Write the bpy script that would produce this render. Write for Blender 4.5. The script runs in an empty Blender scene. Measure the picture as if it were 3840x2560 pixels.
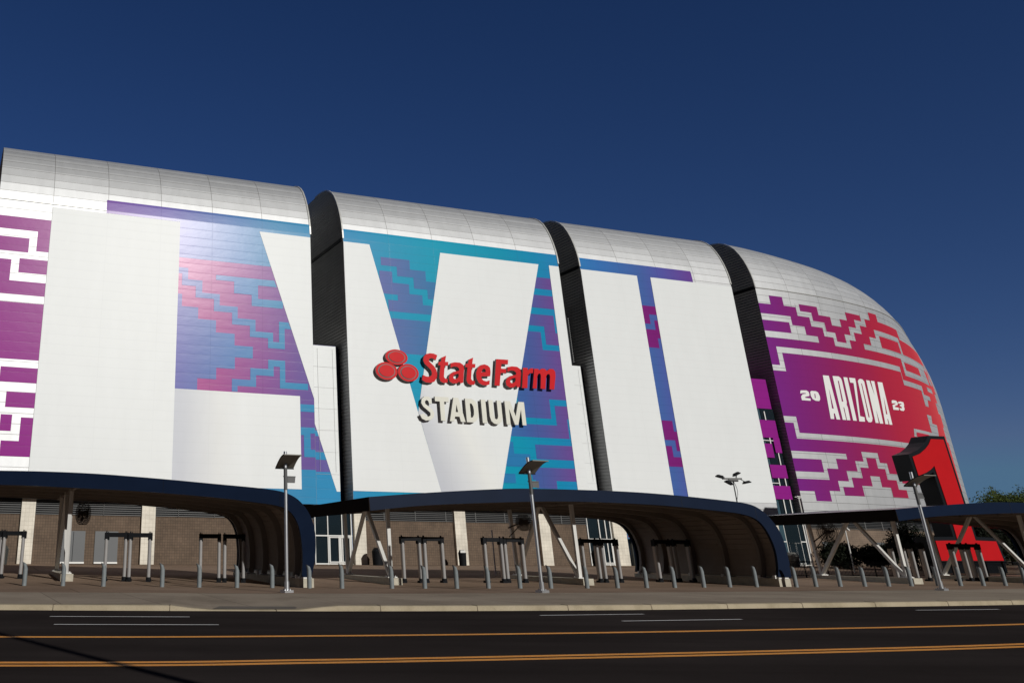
import bpy, bmesh, math, random
from mathutils import Vector, Matrix
from mathutils.geometry import tessellate_polygon
random.seed(7)
R = math.radians
sc = bpy.context.scene
C = sc.collection

# ---------------------------------------------------------------- camera
cam = bpy.data.cameras.new("camera")
camo = bpy.data.objects.new("camera", cam)
C.objects.link(camo)
sc.camera = camo
cam.sensor_width = 36.0
cam.lens = 36.0 * 3300.0 / 3840.0
cam.shift_x = (1920.0 - 900.0) / 3840.0
cam.shift_y = -(1280.0 - 745.0) / 3840.0
cam.clip_start = 0.1
cam.clip_end = 6000.0
PITCH = math.atan(1325.0 / 3300.0)
camo.matrix_world = Matrix.Translation((0, 0, 1.5)) @ Matrix.Rotation(R(90) + PITCH, 4, 'X') @ Matrix.Rotation(R(0.4), 4, 'Z')

# ---------------------------------------------------------------- sky and sun
SUN_EL, SUN_AZ = R(20.5), R(31.0)      # the sun stands behind the camera, 31 degrees to its right
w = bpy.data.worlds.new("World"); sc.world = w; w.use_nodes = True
nt = w.node_tree; nt.nodes.clear()
sky = nt.nodes.new('ShaderNodeTexSky'); sky.sky_type = 'NISHITA'; sky.sun_disc = False
sky.sun_elevation = SUN_EL
sky.sun_rotation = math.pi - SUN_AZ
sky.altitude = 400; sky.air_density = 0.8; sky.dust_density = 0.0; sky.ozone_density = 2.2
hsv = nt.nodes.new('ShaderNodeHueSaturation'); hsv.inputs['Saturation'].default_value = 1.22; hsv.inputs['Value'].default_value = 0.42
tint = nt.nodes.new('ShaderNodeVectorMath'); tint.operation = 'MULTIPLY'; tint.inputs[1].default_value = (1.4, 1.28, 1.75)
bg = nt.nodes.new('ShaderNodeBackground'); bg.inputs['Strength'].default_value = 0.055
wo = nt.nodes.new('ShaderNodeOutputWorld')
nt.links.new(sky.outputs[0], hsv.inputs['Color']); nt.links.new(hsv.outputs[0], tint.inputs[0]); cap = nt.nodes.new('ShaderNodeVectorMath'); cap.operation = 'MINIMUM'; cap.inputs[1].default_value = (1.3, 2.7, 4.9)   # no bright haze round the sun
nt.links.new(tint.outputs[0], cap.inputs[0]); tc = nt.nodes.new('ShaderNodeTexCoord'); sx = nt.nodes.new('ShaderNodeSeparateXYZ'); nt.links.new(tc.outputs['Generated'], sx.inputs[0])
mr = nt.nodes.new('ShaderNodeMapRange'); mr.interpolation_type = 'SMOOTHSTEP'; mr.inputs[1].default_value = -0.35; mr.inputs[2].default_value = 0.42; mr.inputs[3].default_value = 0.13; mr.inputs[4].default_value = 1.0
nt.links.new(sx.outputs[1], mr.inputs[0])          # added dimming: sky darkened out of view, most behind the camera, to deepen shadows
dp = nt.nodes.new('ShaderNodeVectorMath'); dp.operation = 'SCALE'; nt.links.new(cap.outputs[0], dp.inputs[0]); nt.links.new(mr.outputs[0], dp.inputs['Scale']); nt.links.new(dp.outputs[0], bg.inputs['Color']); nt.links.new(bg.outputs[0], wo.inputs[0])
sl = bpy.data.lights.new("sun", 'SUN'); sl.energy = 3.0; sl.angle = R(0.5); sl.color = (1.0, 0.975, 0.925)
so = bpy.data.objects.new("sun", sl); C.objects.link(so)
to_sun = Vector((math.sin(SUN_AZ) * math.cos(SUN_EL), -math.cos(SUN_AZ) * math.cos(SUN_EL), math.sin(SUN_EL)))
so.rotation_euler = to_sun.to_track_quat('Z', 'Y').to_euler()
sc.view_settings.view_transform = 'Standard'; sc.view_settings.look = 'None'
sc.view_settings.exposure = 0.0; sc.view_settings.gamma = 1.0
sc.view_settings.use_curve_mapping = False

# ---------------------------------------------------------------- materials
def lin(c):
    return tuple(((x / 255.0) / 12.92 if x / 255.0 <= 0.04045 else ((x / 255.0 + 0.055) / 1.055) ** 2.4) for x in c)
def newmat(name):
    m = bpy.data.materials.new(name); m.use_nodes = True
    n = m.node_tree; return m, n, n.nodes['Principled BSDF']
def math_node(n, op, a, b=None, c=None):
    k = n.nodes.new('ShaderNodeMath'); k.operation = op
    for i, v in enumerate((a, b, c)):
        if v is None: continue
        if isinstance(v, (int, float)): k.inputs[i].default_value = v
        else: n.links.new(v, k.inputs[i])
    return k.outputs[0]
def mixc(n, fac, a, b, mode='MIX'):
    k = n.nodes.new('ShaderNodeMix'); k.data_type = 'RGBA'; k.blend_type = mode
    for i, v in ((0, fac), (6, a), (7, b)):
        if isinstance(v, (int, float)): k.inputs[i].default_value = v
        elif isinstance(v, tuple): k.inputs[i].default_value = (v[0], v[1], v[2], 1)
        else: n.links.new(v, k.inputs[i])
    return k.outputs[2]
def noise(n, scale, detail=4, vec=None, rough=0.6):
    k = n.nodes.new('ShaderNodeTexNoise'); k.inputs['Scale'].default_value = scale
    k.inputs['Detail'].default_value = detail; k.inputs['Roughness'].default_value = rough
    if vec is not None: n.links.new(vec, k.inputs['Vector'])
    return k
def geo_pos(n, sx=1, sy=1, sz=1):
    g = n.nodes.new('ShaderNodeTexCoord'); mp = n.nodes.new('ShaderNodeMapping')
    mp.inputs['Scale'].default_value = (sx, sy, sz)
    n.links.new(g.outputs['Object'], mp.inputs['Vector']); return mp.outputs[0]
def plain(name, col, rough=0.5, metal=0.0, var=0.12, vscale=3.0, bump=0.0, bscale=40.0, spec=0.5):
    m, n, b = newmat(name)
    nz = noise(n, vscale, 5, geo_pos(n))
    f = n.nodes.new('ShaderNodeMapRange'); f.inputs[1].default_value = 0.3; f.inputs[2].default_value = 0.7
    f.inputs[3].default_value = 1 - var; f.inputs[4].default_value = 1 + var * 0.6
    n.links.new(nz.outputs['Fac'], f.inputs[0])
    k = n.nodes.new('ShaderNodeVectorMath'); k.operation = 'SCALE'; k.inputs[0].default_value = col
    n.links.new(f.outputs[0], k.inputs['Scale']); n.links.new(k.outputs[0], b.inputs['Base Color'])
    b.inputs['Roughness'].default_value = rough; b.inputs['Metallic'].default_value = metal
    b.inputs['Specular IOR Level'].default_value = spec
    if bump:
        nb = noise(n, bscale, 4, geo_pos(n)); bp = n.nodes.new('ShaderNodeBump'); bp.inputs['Strength'].default_value = bump
        bp.inputs['Distance'].default_value = 0.02
        n.links.new(nb.outputs['Fac'], bp.inputs['Height']); n.links.new(bp.outputs[0], b.inputs['Normal'])
    return m
def joint_mask(n, row=0.8, lw=0.035, colm=4.8, v0=29.0):
    """1 on the joints between facade panels; UV = (panel column, metres up the wall)"""
    uv = n.nodes.new('ShaderNodeUVMap'); uv.uv_map = 'UVMap'
    sp = n.nodes.new('ShaderNodeSeparateXYZ'); n.links.new(uv.outputs[0], sp.inputs[0])
    fv = math_node(n, 'FRACT', math_node(n, 'DIVIDE', math_node(n, 'SUBTRACT', sp.outputs[1], v0 - 80 * row - lw / 2), row))
    mv = math_node(n, 'LESS_THAN', fv, lw / row)
    fu = math_node(n, 'FRACT', math_node(n, 'ADD', sp.outputs[0], 100.0 + lw / colm / 2))
    mu = math_node(n, 'LESS_THAN', fu, lw / colm)
    cu = math_node(n, 'FLOOR', math_node(n, 'ADD', sp.outputs[0], 100.0)); 
    cv = math_node(n, 'FLOOR', math_node(n, 'DIVIDE', math_node(n, 'SUBTRACT', sp.outputs[1], v0 - 80 * row), row))
    cb = n.nodes.new('ShaderNodeCombineXYZ'); n.links.new(cu, cb.inputs[0]); n.links.new(cv, cb.inputs[1])
    wn = n.nodes.new('ShaderNodeTexWhiteNoise'); wn.noise_dimensions = '2D'; n.links.new(cb.outputs[0], wn.inputs['Vector'])
    return math_node(n, 'MAXIMUM', mv, mu), wn.outputs['Value'], fv, sp, mv, fu
def panel_bump(n, b, mask, fv, val, strength=0.25, dist=0.05, fu=None):
    # shallow oil-canning of the sheet and a groove at each joint
    nz = noise(n, 0.55, 3, geo_pos(n, 1, 1, 2.2))
    bulge = math_node(n, 'MULTIPLY', math_node(n, 'SINE', math_node(n, 'MULTIPLY', fv, math.pi)), 0.12)
    h = math_node(n, 'SUBTRACT', math_node(n, 'ADD', math_node(n, 'ADD', nz.outputs['Fac'], bulge), math_node(n, 'MULTIPLY', val, 0.05)), math_node(n, 'MULTIPLY', mask, 0.5))
    bp = n.nodes.new('ShaderNodeBump'); bp.inputs['Strength'].default_value = strength; bp.inputs['Distance'].default_value = dist
    n.links.new(h, bp.inputs['Height']); n.links.new(bp.outputs[0], b.inputs['Normal'])
def metal_panel(name, col, rough=0.4, metal=0.55):
    m, n, b = newmat(name)
    mask, val, fv, sp, mv, fu = joint_mask(n)
    v = n.nodes.new('ShaderNodeMapRange'); v.inputs[3].default_value = 0.955; v.inputs[4].default_value = 1.02; n.links.new(val, v.inputs[0])
    k = n.nodes.new('ShaderNodeVectorMath'); k.operation = 'SCALE'; k.inputs[0].default_value = col; n.links.new(v.outputs[0], k.inputs['Scale'])
    st = noise(n, 1.2, 5, geo_pos(n, 1, 1, 0.25))
    stf = n.nodes.new('ShaderNodeMapRange'); stf.inputs[1].default_value = 0.35; stf.inputs[2].default_value = 0.75
    stf.inputs[3].default_value = 1.0; stf.inputs[4].default_value = 0.9; n.links.new(st.outputs['Fac'], stf.inputs[0])
    k2 = n.nodes.new('ShaderNodeVectorMath'); k2.operation = 'SCALE'; n.links.new(k.outputs[0], k2.inputs[0]); n.links.new(stf.outputs[0], k2.inputs['Scale'])
    n.links.new(mixc(n, math_node(n, 'MULTIPLY', mask, 0.85), k2.outputs[0], (0.10, 0.09, 0.08)), b.inputs['Base Color'])
    r = n.nodes.new('ShaderNodeMapRange'); r.inputs[3].default_value = rough - 0.015; r.inputs[4].default_value = rough + 0.02
    n.links.new(val, r.inputs[0]); n.links.new(r.outputs[0], b.inputs['Roughness'])
    b.inputs['Metallic'].default_value = metal
    panel_bump(n, b, mask, fv, val, 0.06, 0.03)
    return m
def vinyl(name, stops, rough=0.27, joint=0.24, spec=0.19, strength=0.11, zshade=None):
    """printed vinyl: a colour ramp along the wall (second UV map holds metres along, metres up)"""
    m, n, b = newmat(name)
    mask, val, fv, sp, mv, fu = joint_mask(n, lw=0.05)
    if len(stops) == 1:
        col = tuple(x for x in stops[0][1]); base = mixc(n, 0.0, col, col)
    else:
        u2 = n.nodes.new('ShaderNodeUVMap'); u2.uv_map = 'wall'
        s2 = n.nodes.new('ShaderNodeSeparateXYZ'); n.links.new(u2.outputs[0], s2.inputs[0])
        lo, hi = stops[0][0], stops[-1][0]
        mr = n.nodes.new('ShaderNodeMapRange'); mr.inputs[1].default_value = lo; mr.inputs[2].default_value = hi
        n.links.new(s2.outputs[0], mr.inputs[0])
        cr = n.nodes.new('ShaderNodeValToRGB'); n.links.new(mr.outputs[0], cr.inputs[0])
        e = cr.color_ramp.elements
        e[0].position = 0; e[0].color = (*stops[0][1], 1); e[1].position = 1; e[1].color = (*stops[-1][1], 1)
        for s, c in stops[1:-1]:
            q = e.new((s - lo) / (hi - lo)); q.color = (*c, 1)
        base = cr.outputs[0]
    nz = noise(n, 0.9, 5, geo_pos(n, 1, 1, 0.3))
    vf = n.nodes.new('ShaderNodeMapRange'); vf.inputs[1].default_value = 0.3; vf.inputs[2].default_value = 0.75
    vf.inputs[3].default_value = 1.01; vf.inputs[4].default_value = 0.975; n.links.new(nz.outputs['Fac'], vf.inputs[0])
    k = n.nodes.new('ShaderNodeVectorMath'); k.operation = 'SCALE'; n.links.new(base, k.inputs[0]); n.links.new(vf.outputs[0], k.inputs['Scale'])
    dk = n.nodes.new('ShaderNodeVectorMath'); dk.operation = 'SCALE'; n.links.new(k.outputs[0], dk.inputs[0]); dk.inputs['Scale'].default_value = 0.45
    n.links.new(mixc(n, math_node(n, 'MULTIPLY', mask, joint), k.outputs[0], dk.outputs[0]), b.inputs['Base Color'])
    b.inputs['Roughness'].default_value = rough; b.inputs['Specular IOR Level'].default_value = spec
    panel_bump(n, b, mask, fv, val, strength, 0.05)
    return m
K = 0.98
def vs(st): return [(s, tuple(x * K for x in lin(c))) for s, c in st]
M = {}
M['metal'] = metal_panel('aluminium_panel', (0.63, 0.64, 0.65), 0.54, 0.62)
M['fieldA'] = vinyl('blue_print', vs([(-22.5, (125, 85, 168)), (-17, (112, 102, 178)), (-14, (96, 112, 178)), (-10.5, (78, 125, 184)), (-7, (66, 140, 186)), (-3.4, (48, 140, 188)), (0, (48, 142, 192)), (5, (30, 152, 190)), (10, (20, 158, 188)), (17, (14, 148, 180)), (21, (22, 138, 182)), (25, (45, 128, 188)), (29, (58, 115, 184)), (34, (72, 102, 168)), (37, (88, 88, 168)), (41, (108, 70, 152))]))
M['fieldB'] = vinyl('purple_print', vs([(-16, (180, 72, 142)), (-12, (162, 66, 142)), (-8, (136, 74, 150)), (-4.5, (108, 84, 156)), (-3, (104, 82, 156)), (0, (104, 110, 172)), (4, (98, 112, 172)), (9, (62, 122, 172)), (14, (56, 120, 174)), (18, (64, 98, 164)), (20, (82, 90, 158)), (22.5, (108, 78, 150)), (33, (126, 36, 122)), (36, (124, 34, 116))]))
M['fieldT'] = vinyl('blue_block_print', vs([(0, (44, 122, 178))]))
M['purple'] = vinyl('magenta_print', vs([(0, (146, 36, 136))]))
M['white'] = vinyl('white_print', [(0, (0.795, 0.82, 0.825))], rough=0.42, joint=0.06, spec=0.3, strength=0.09)
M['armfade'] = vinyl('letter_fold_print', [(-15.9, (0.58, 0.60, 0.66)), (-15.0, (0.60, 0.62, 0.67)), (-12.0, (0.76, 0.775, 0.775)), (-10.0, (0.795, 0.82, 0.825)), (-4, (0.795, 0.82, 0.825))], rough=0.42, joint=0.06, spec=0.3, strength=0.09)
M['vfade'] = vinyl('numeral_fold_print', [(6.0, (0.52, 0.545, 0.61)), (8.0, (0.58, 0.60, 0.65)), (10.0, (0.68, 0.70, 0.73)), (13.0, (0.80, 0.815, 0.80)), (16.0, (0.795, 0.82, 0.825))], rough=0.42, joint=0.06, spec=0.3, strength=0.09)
M['mag'] = vinyl('sunset_print', vs([(49.6, (122, 32, 132)), (53, (126, 32, 118)), (57, (136, 34, 104)), (61, (148, 34, 88)), (65, (160, 36, 76)), (69, (174, 38, 64)), (74, (184, 42, 62)), (81, (196, 54, 62)), (88, (222, 78, 76)), (96, (236, 98, 86))]), rough=0.5, joint=0.12, spec=0.15, strength=0.05)
M['text'] = vinyl('lettering_print', [(0, (0.82, 0.83, 0.81))], rough=0.5, joint=0.0, strength=0.03)
M['trim'] = plain('pale_metal_trim', (0.55, 0.55, 0.53), 0.4, 0.3, 0.05, 1.0)
M['corr'] = plain('dark_corrugated_steel', (0.33, 0.335, 0.34), 0.42, 0.35, 0.15, 0.6)
M['navy'] = plain('navy_coated_metal', (0.008, 0.015, 0.036), 0.35, 0.0, 0.12, 0.8, spec=0.07)
M['dkboard'] = plain('dark_brown_board', (0.018, 0.014, 0.012), 0.8, 0.0, 0.1, 1.0, spec=0.0)
M['refl'] = plain('reflector_grey', (0.21, 0.20, 0.175), 0.5, 0.0, 0.08, 3.0)
M['seam'] = plain('panel_seam', (0.55, 0.55, 0.55), 0.6, 0.0, 0.05, 1.0)
M['soffit'] = plain('brown_soffit_metal', (0.26, 0.215, 0.18), 0.7, 0.0, 0.12, 1.5)
M['rib'] = plain('brown_rib_steel', (0.20, 0.17, 0.145), 0.7, 0.0, 0.1, 1.5)
M['steelw'] = plain('light_grey_paint', (0.68, 0.67, 0.64), 0.6, 0.0, 0.06, 2.0)
M['greyp'] = plain('mid_grey_paint', (0.09, 0.09, 0.09), 0.45, 0.0, 0.1, 2.0)
M['conc'] = plain('concrete', (0.50, 0.46, 0.37), 0.85, 0.0, 0.16, 4.0, 0.3, 30)
M['galv'] = plain('galvanised_steel', (0.62, 0.63, 0.65), 0.32, 0.8, 0.1, 3.0)
M['bollard'] = plain('bollard_grey_paint', (0.19, 0.215, 0.225), 0.6, 0.0, 0.16, 5.0)
M['black'] = plain('black_plastic', (0.010, 0.011, 0.013), 0.6, 0.0, 0.1, 3.0, spec=0.08)
M['gateg'] = plain('gate_grey_plastic', (0.30, 0.29, 0.285), 0.45, 0.0, 0.08, 3.0)
M['gatet'] = plain('gate_tan_panel', (0.50, 0.42, 0.36), 0.5, 0.0, 0.06, 3.0)
M['red'] = plain('red_sign_face', (0.50, 0.008, 0.012), 0.42, 0.0, 0.05, 0.7, spec=0.15)
M['redl'] = plain('red_letter_face', (0.60, 0.010, 0.015), 0.45, 0.0, 0.04, 0.7, spec=0.15)
M['cream'] = plain('cream_letter_face', (0.73, 0.725, 0.64), 0.5, 0.0, 0.05, 0.7)
M['edge'] = plain('dark_letter_return', (0.13, 0.12, 0.12), 0.5, 0.0, 0.05, 0.7)
M['blk'] = plain('black_sign_body', (0.009, 0.011, 0.014), 0.4, 0.0, 0.08, 0.7, spec=0.15)
M['door'] = plain('grey_steel_door', (0.10, 0.105, 0.11), 0.5, 0.0, 0.06, 0.5)
M['wframe'] = plain('white_window_frame', (0.78, 0.78, 0.75), 0.45, 0.0, 0.04, 1.0)
M['fan'] = plain('fan_wire', (0.055, 0.042, 0.035), 0.6, 0.0, 0.1, 4.0)
M['bark'] = plain('tree_bark', (0.09, 0.065, 0.045), 0.9, 0.0, 0.3, 4.0, 0.4, 20)
m, n, b = newmat('dark_glass'); b.inputs['Base Color'].default_value = (0.012, 0.02, 0.026, 1); b.inputs['Roughness'].default_value = 0.05
b.inputs['Specular IOR Level'].default_value = 0.9
nz = noise(n, 0.8, 2, geo_pos(n)); bp = n.nodes.new('ShaderNodeBump'); bp.inputs['Strength'].default_value = 0.03; n.links.new(nz.outputs['Fac'], bp.inputs['Height']); n.links.new(bp.outputs[0], b.inputs['Normal'])
M['glass'] = m
m, n, b = newmat('blue_grey_glass'); b.inputs['Base Color'].default_value = (0.045, 0.085, 0.11, 1); b.inputs['Roughness'].default_value = 0.15
M['glassb'] = m
def brickmat(name, c1, c2, mortar, bw, bh, contrast=1.0):
    m, n, b = newmat(name)
    uv = n.nodes.new('ShaderNodeUVMap'); uv.uv_map = 'UVMap'
    k = n.nodes.new('ShaderNodeTexBrick'); k.offset = 0.0; k.inputs['Scale'].default_value = 1.0
    k.inputs['Brick Width'].default_value = bw; k.inputs['Row Height'].default_value = bh; k.inputs['Mortar Size'].default_value = 0.012
    k.inputs['Color1'].default_value = (*c1, 1); k.inputs['Color2'].default_value = (*c2, 1); k.inputs['Mortar'].default_value = (*mortar, 1)
    n.links.new(uv.outputs[0], k.inputs['Vector'])
    nz = noise(n, 0.7, 5, uv.outputs[0])
    f = n.nodes.new('ShaderNodeMapRange'); f.inputs[1].default_value = 0.3; f.inputs[2].default_value = 0.7; f.inputs[3].default_value = 0.80; f.inputs[4].default_value = 1.18
    n.links.new(nz.outputs['Fac'], f.inputs[0])
    s = n.nodes.new('ShaderNodeVectorMath'); s.operation = 'SCALE'; n.links.new(k.outputs['Color'], s.inputs[0]); n.links.new(f.outputs[0], s.inputs['Scale'])
    n.links.new(s.outputs[0], b.inputs['Base Color']); b.inputs['Roughness'].default_value = 0.9
    bp = n.nodes.new('ShaderNodeBump'); bp.inputs['Strength'].default_value = 0.4; bp.inputs['Distance'].default_value = 0.015
    inv = math_node(n, 'SUBTRACT', 1.0, k.outputs['Fac']); n.links.new(inv, bp.inputs['Height']); n.links.new(bp.outputs[0], b.inputs['Normal'])
    return m
M['brick'] = brickmat('brown_block_wall', (0.148, 0.103, 0.071), (0.118, 0.082, 0.057), (0.075, 0.055, 0.04), 0.2, 0.2)
M['sand'] = brickmat('sand_block_wall', (0.20, 0.145, 0.105), (0.18, 0.13, 0.095), (0.12, 0.09, 0.068), 0.4, 0.2)
M['pil'] = brickmat('cream_tile', (0.76, 0.71, 0.61), (0.72, 0.67, 0.575), (0.60, 0.55, 0.46), 0.3, 0.3)
# ground materials
def groundmat(name, cols, scale, rough, crack=None, bump=0.3, bscale=60, joint=None):
    m, n, b = newmat(name)
    p = geo_pos(n)
    nz = noise(n, scale, 8, p, 0.65)
    cr = n.nodes.new('ShaderNodeValToRGB'); e = cr.color_ramp.elements
    e[0].position = 0.3; e[0].color = (*cols[0], 1); e[1].position = 0.72; e[1].color = (*cols[-1], 1)
    if len(cols) == 3: q = e.new(0.5); q.color = (*cols[1], 1)
    n.links.new(nz.outputs['Fac'], cr.inputs[0]); out = cr.outputs[0]
    if name == 'asphalt':
        tr = noise(n, 1.0, 4, geo_pos(n, 0.03, 0.55, 1)); tf = n.nodes.new('ShaderNodeMapRange'); tf.inputs[1].default_value = 0.35; tf.inputs[2].default_value = 0.65; tf.inputs[3].default_value = 0.84; tf.inputs[4].default_value = 1.12
        n.links.new(tr.outputs['Fac'], tf.inputs[0]); ts = n.nodes.new('ShaderNodeVectorMath'); ts.operation = 'SCALE'; n.links.new(out, ts.inputs[0]); n.links.new(tf.outputs[0], ts.inputs['Scale']); out = ts.outputs[0]
    fine = noise(n, bscale, 3, p)
    f = n.nodes.new('ShaderNodeMapRange'); f.inputs[1].default_value = 0.3; f.inputs[2].default_value = 0.7; f.inputs[3].default_value = 0.86; f.inputs[4].default_value = 1.14
    n.links.new(fine.outputs['Fac'], f.inputs[0])
    s = n.nodes.new('ShaderNodeVectorMath'); s.operation = 'SCALE'; n.links.new(out, s.inputs[0]); n.links.new(f.outputs[0], s.inputs['Scale']); out = s.outputs[0]
    if joint:
        k = n.nodes.new('ShaderNodeTexBrick'); k.offset = joint[3]; k.inputs['Scale'].default_value = 1
        k.inputs['Brick Width'].default_value = joint[0]; k.inputs['Row Height'].default_value = joint[1]; k.inputs['Mortar Size'].default_value = joint[2]
        k.inputs['Color1'].default_value = (1, 1, 1, 1); k.inputs['Color2'].default_value = (0.88, 0.88, 0.88, 1); k.inputs['Mortar'].default_value = (0.55, 0.55, 0.55, 1)
        mp = n.nodes.new('ShaderNodeMapping'); mp.inputs['Rotation'].default_value = (0, 0, R(-16)); n.links.new(p, mp.inputs[0]); n.links.new(mp.outputs[0], k.inputs['Vector'])
        out = mixc(n, 1.0, out, k.outputs['Color'], 'MULTIPLY')
    n.links.new(out, b.inputs['Base Color']); b.inputs['Roughness'].default_value = rough
    b.inputs['Specular IOR Level'].default_value = 0.0
    bp = n.nodes.new('ShaderNodeBump'); bp.inputs['Strength'].default_value = bump; bp.inputs['Distance'].default_value = 0.01
    n.links.new(fine.outputs['Fac'], bp.inputs['Height']); n.links.new(bp.outputs[0], b.inputs['Normal'])
    return m
M['asphalt'] = groundmat('asphalt', [(0.031, 0.0255, 0.024), (0.040, 0.033, 0.031), (0.052, 0.043, 0.040)], 0.12, 0.85, bump=0.2, bscale=70)
M['walk'] = groundmat('pavement_concrete', [(0.29, 0.24, 0.185), (0.38, 0.315, 0.245), (0.44, 0.37, 0.29)], 0.25, 0.9, joint=(3.0, 3.0, 0.02, 0.0))
M['paver'] = groundmat('brown_pavers', [(0.24, 0.172, 0.126), (0.31, 0.222, 0.162), (0.38, 0.276, 0.205)], 0.16, 0.9, joint=(9.0, 6.0, 0.03, 0.5))
M['kerb'] = groundmat('kerb_concrete', [(0.30, 0.25, 0.17), (0.42, 0.355, 0.25), (0.47, 0.40, 0.29)], 0.9, 0.9)
M['dirt'] = groundmat('far_ground', [(0.12, 0.095, 0.07), (0.17, 0.135, 0.10), (0.20, 0.16, 0.12)], 0.02, 0.95)
def paintmat(name, col):
    m, n, b = newmat(name)
    nz = noise(n, 2.2, 8, geo_pos(n, 0.4, 3, 1), 0.75)
    f = n.nodes.new('ShaderNodeMapRange'); f.inputs[1].default_value = 0.42; f.inputs[2].default_value = 0.62; f.inputs[3].default_value = 0.0; f.inputs[4].default_value = 0.4
    n.links.new(nz.outputs['Fac'], f.inputs[0])
    n.links.new(mixc(n, f.outputs[0], col, tuple(x * 0.45 for x in col)), b.inputs['Base Color']); b.inputs['Roughness'].default_value = 0.8
    return m
M['yellow'] = paintmat('yellow_road_paint', (1.0, 0.40, 0.05))
M['wpaint'] = paintmat('white_road_paint', (0.95, 0.93, 0.9))
def leafmat(name, c1, c2):
    m, n, b = newmat(name)
    oi = n.nodes.new('ShaderNodeTexCoord'); nz = noise(n, 1.1, 3, oi.outputs['Object'])
    f = n.nodes.new('ShaderNodeMapRange'); f.inputs[1].default_value = 0.35; f.inputs[2].default_value = 0.65; n.links.new(nz.outputs['Fac'], f.inputs[0])
    n.links.new(mixc(n, f.outputs[0], c1, c2), b.inputs['Base Color']); b.inputs['Roughness'].default_value = 0.8; b.inputs['Specular IOR Level'].default_value = 0.15
    return m
M['leaf'] = leafmat('green_leaves', (0.030, 0.048, 0.012), (0.075, 0.098, 0.020))
M['leafd'] = leafmat('dark_leaves', (0.006, 0.009, 0.005), (0.014, 0.018, 0.009))
M['petal'] = plain('white_blossom', (0.8, 0.8, 0.76), 0.6)

# ---------------------------------------------------------------- object helpers
class MB:
    def __init__(s): s.v = []; s.f = []; s.m = []; s.uv = {}
    def add(s, vs, fs, mi=0):
        o = len(s.v); s.v += [tuple(v) for v in vs]
        for f in fs: s.f.append(tuple(o + i for i in f)); s.m.append(mi)
    def box(s, c, sz, rz=0.0, mi=0, ax=None):
        hx, hy, hz = sz[0] / 2, sz[1] / 2, sz[2] / 2
        if ax is None: ex, ey, ez = Vector((math.cos(rz), math.sin(rz), 0)), Vector((-math.sin(rz), math.cos(rz), 0)), Vector((0, 0, 1))
        else: ex, ey, ez = ax
        c = Vector(c); P = []
        for a, b_, d in ((-1, -1, -1), (1, -1, -1), (1, 1, -1), (-1, 1, -1), (-1, -1, 1), (1, -1, 1), (1, 1, 1), (-1, 1, 1)):
            P.append(c + ex * (a * hx) + ey * (b_ * hy) + ez * (d * hz))
        s.add(P, [(0, 3, 2, 1), (4, 5, 6, 7), (0, 1, 5, 4), (1, 2, 6, 5), (2, 3, 7, 6), (3, 0, 4, 7)], mi)
    def bar(s, a, b_, w_, d_=None, up=(0, 0, 1), mi=0):
        a, b_ = Vector(a), Vector(b_); ez = (b_ - a).normalized(); L_ = (b_ - a).length
        u = Vector(up)
        if abs(ez.dot(u)) > 0.98: u = Vector((0, 1, 0))
        ex = ez.cross(u).normalized(); ey = ez.cross(ex).normalized()
        s.box((a + b_) / 2, (w_, d_ or w_, L_), ax=(ex, ey, ez), mi=mi)
    def tube(s, pts, r, seg=10, mi=0, cap=True, r1=None):
        pts = [Vector(p) for p in pts]; N = len(pts); rings = []
        for i, p in enumerate(pts):
            t = (pts[min(i + 1, N - 1)] - pts[max(i - 1, 0)]).normalized()
            u = Vector((0, 0, 1)) if abs(t.z) < 0.95 else Vector((0, 1, 0))
            ex = t.cross(u).normalized(); ey = t.cross(ex).normalized()
            rr = r if r1 is None else r + (r1 - r) * i / (N - 1)
            rings.append([p + (ex * math.cos(a) + ey * math.sin(a)) * rr for a in [2 * math.pi * k / seg for k in range(seg)]])
        vs_ = [q for rg in rings for q in rg]; fs = []
        for i in range(N - 1):
            for k in range(seg):
                fs.append((i * seg + k, i * seg + (k + 1) % seg, (i + 1) * seg + (k + 1) % seg, (i + 1) * seg + k))
        if cap: fs.append(tuple(range(seg))[::-1]); fs.append(tuple((N - 1) * seg + k for k in range(seg)))
        s.add(vs_, fs, mi)
    def build(s, name, mats, parent=None, smooth=False):
        me = bpy.data.meshes.new(name); me.from_pydata(s.v, [], s.f)
        for m_ in (mats if isinstance(mats, (list, tuple)) else [mats]): me.materials.append(m_)
        for p, i in zip(me.polygons, s.m): p.material_index = i; p.use_smooth = smooth
        bm = bmesh.new(); bm.from_mesh(me); bmesh.ops.recalc_face_normals(bm, faces=bm.faces[:]); bm.to_mesh(me); bm.free()
        if smooth:
            try: me.set_sharp_from_angle(angle=R(40))
            except Exception: pass
        me.update(); o = bpy.data.objects.new(name, me); C.objects.link(o)
        if parent: o.parent = parent
        return o
def thing(name, label, cat, loc=(0, 0, 0), rz=0.0, group=None):
    o = bpy.data.objects.new(name, None); o.empty_display_size = 0.5; C.objects.link(o); o.location = loc; o.rotation_euler = (0, 0, rz)
    o['label'] = label; o['category'] = cat
    if group: o['group'] = group
    return o
def struct(o): o['kind'] = 'structure'; return o
def copy_tree(o, parent=None):
    c = o.copy(); C.objects.link(c); c.parent = parent
    for ch in [x for x in list(C.objects) if x.parent == o]: copy_tree(ch, c)
    return c
def mesh_uv(me, name, vals):
    l = me.uv_layers.new(name=name)
    for lp in me.loops: l.data[lp.index].uv = vals[lp.vertex_index]

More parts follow.
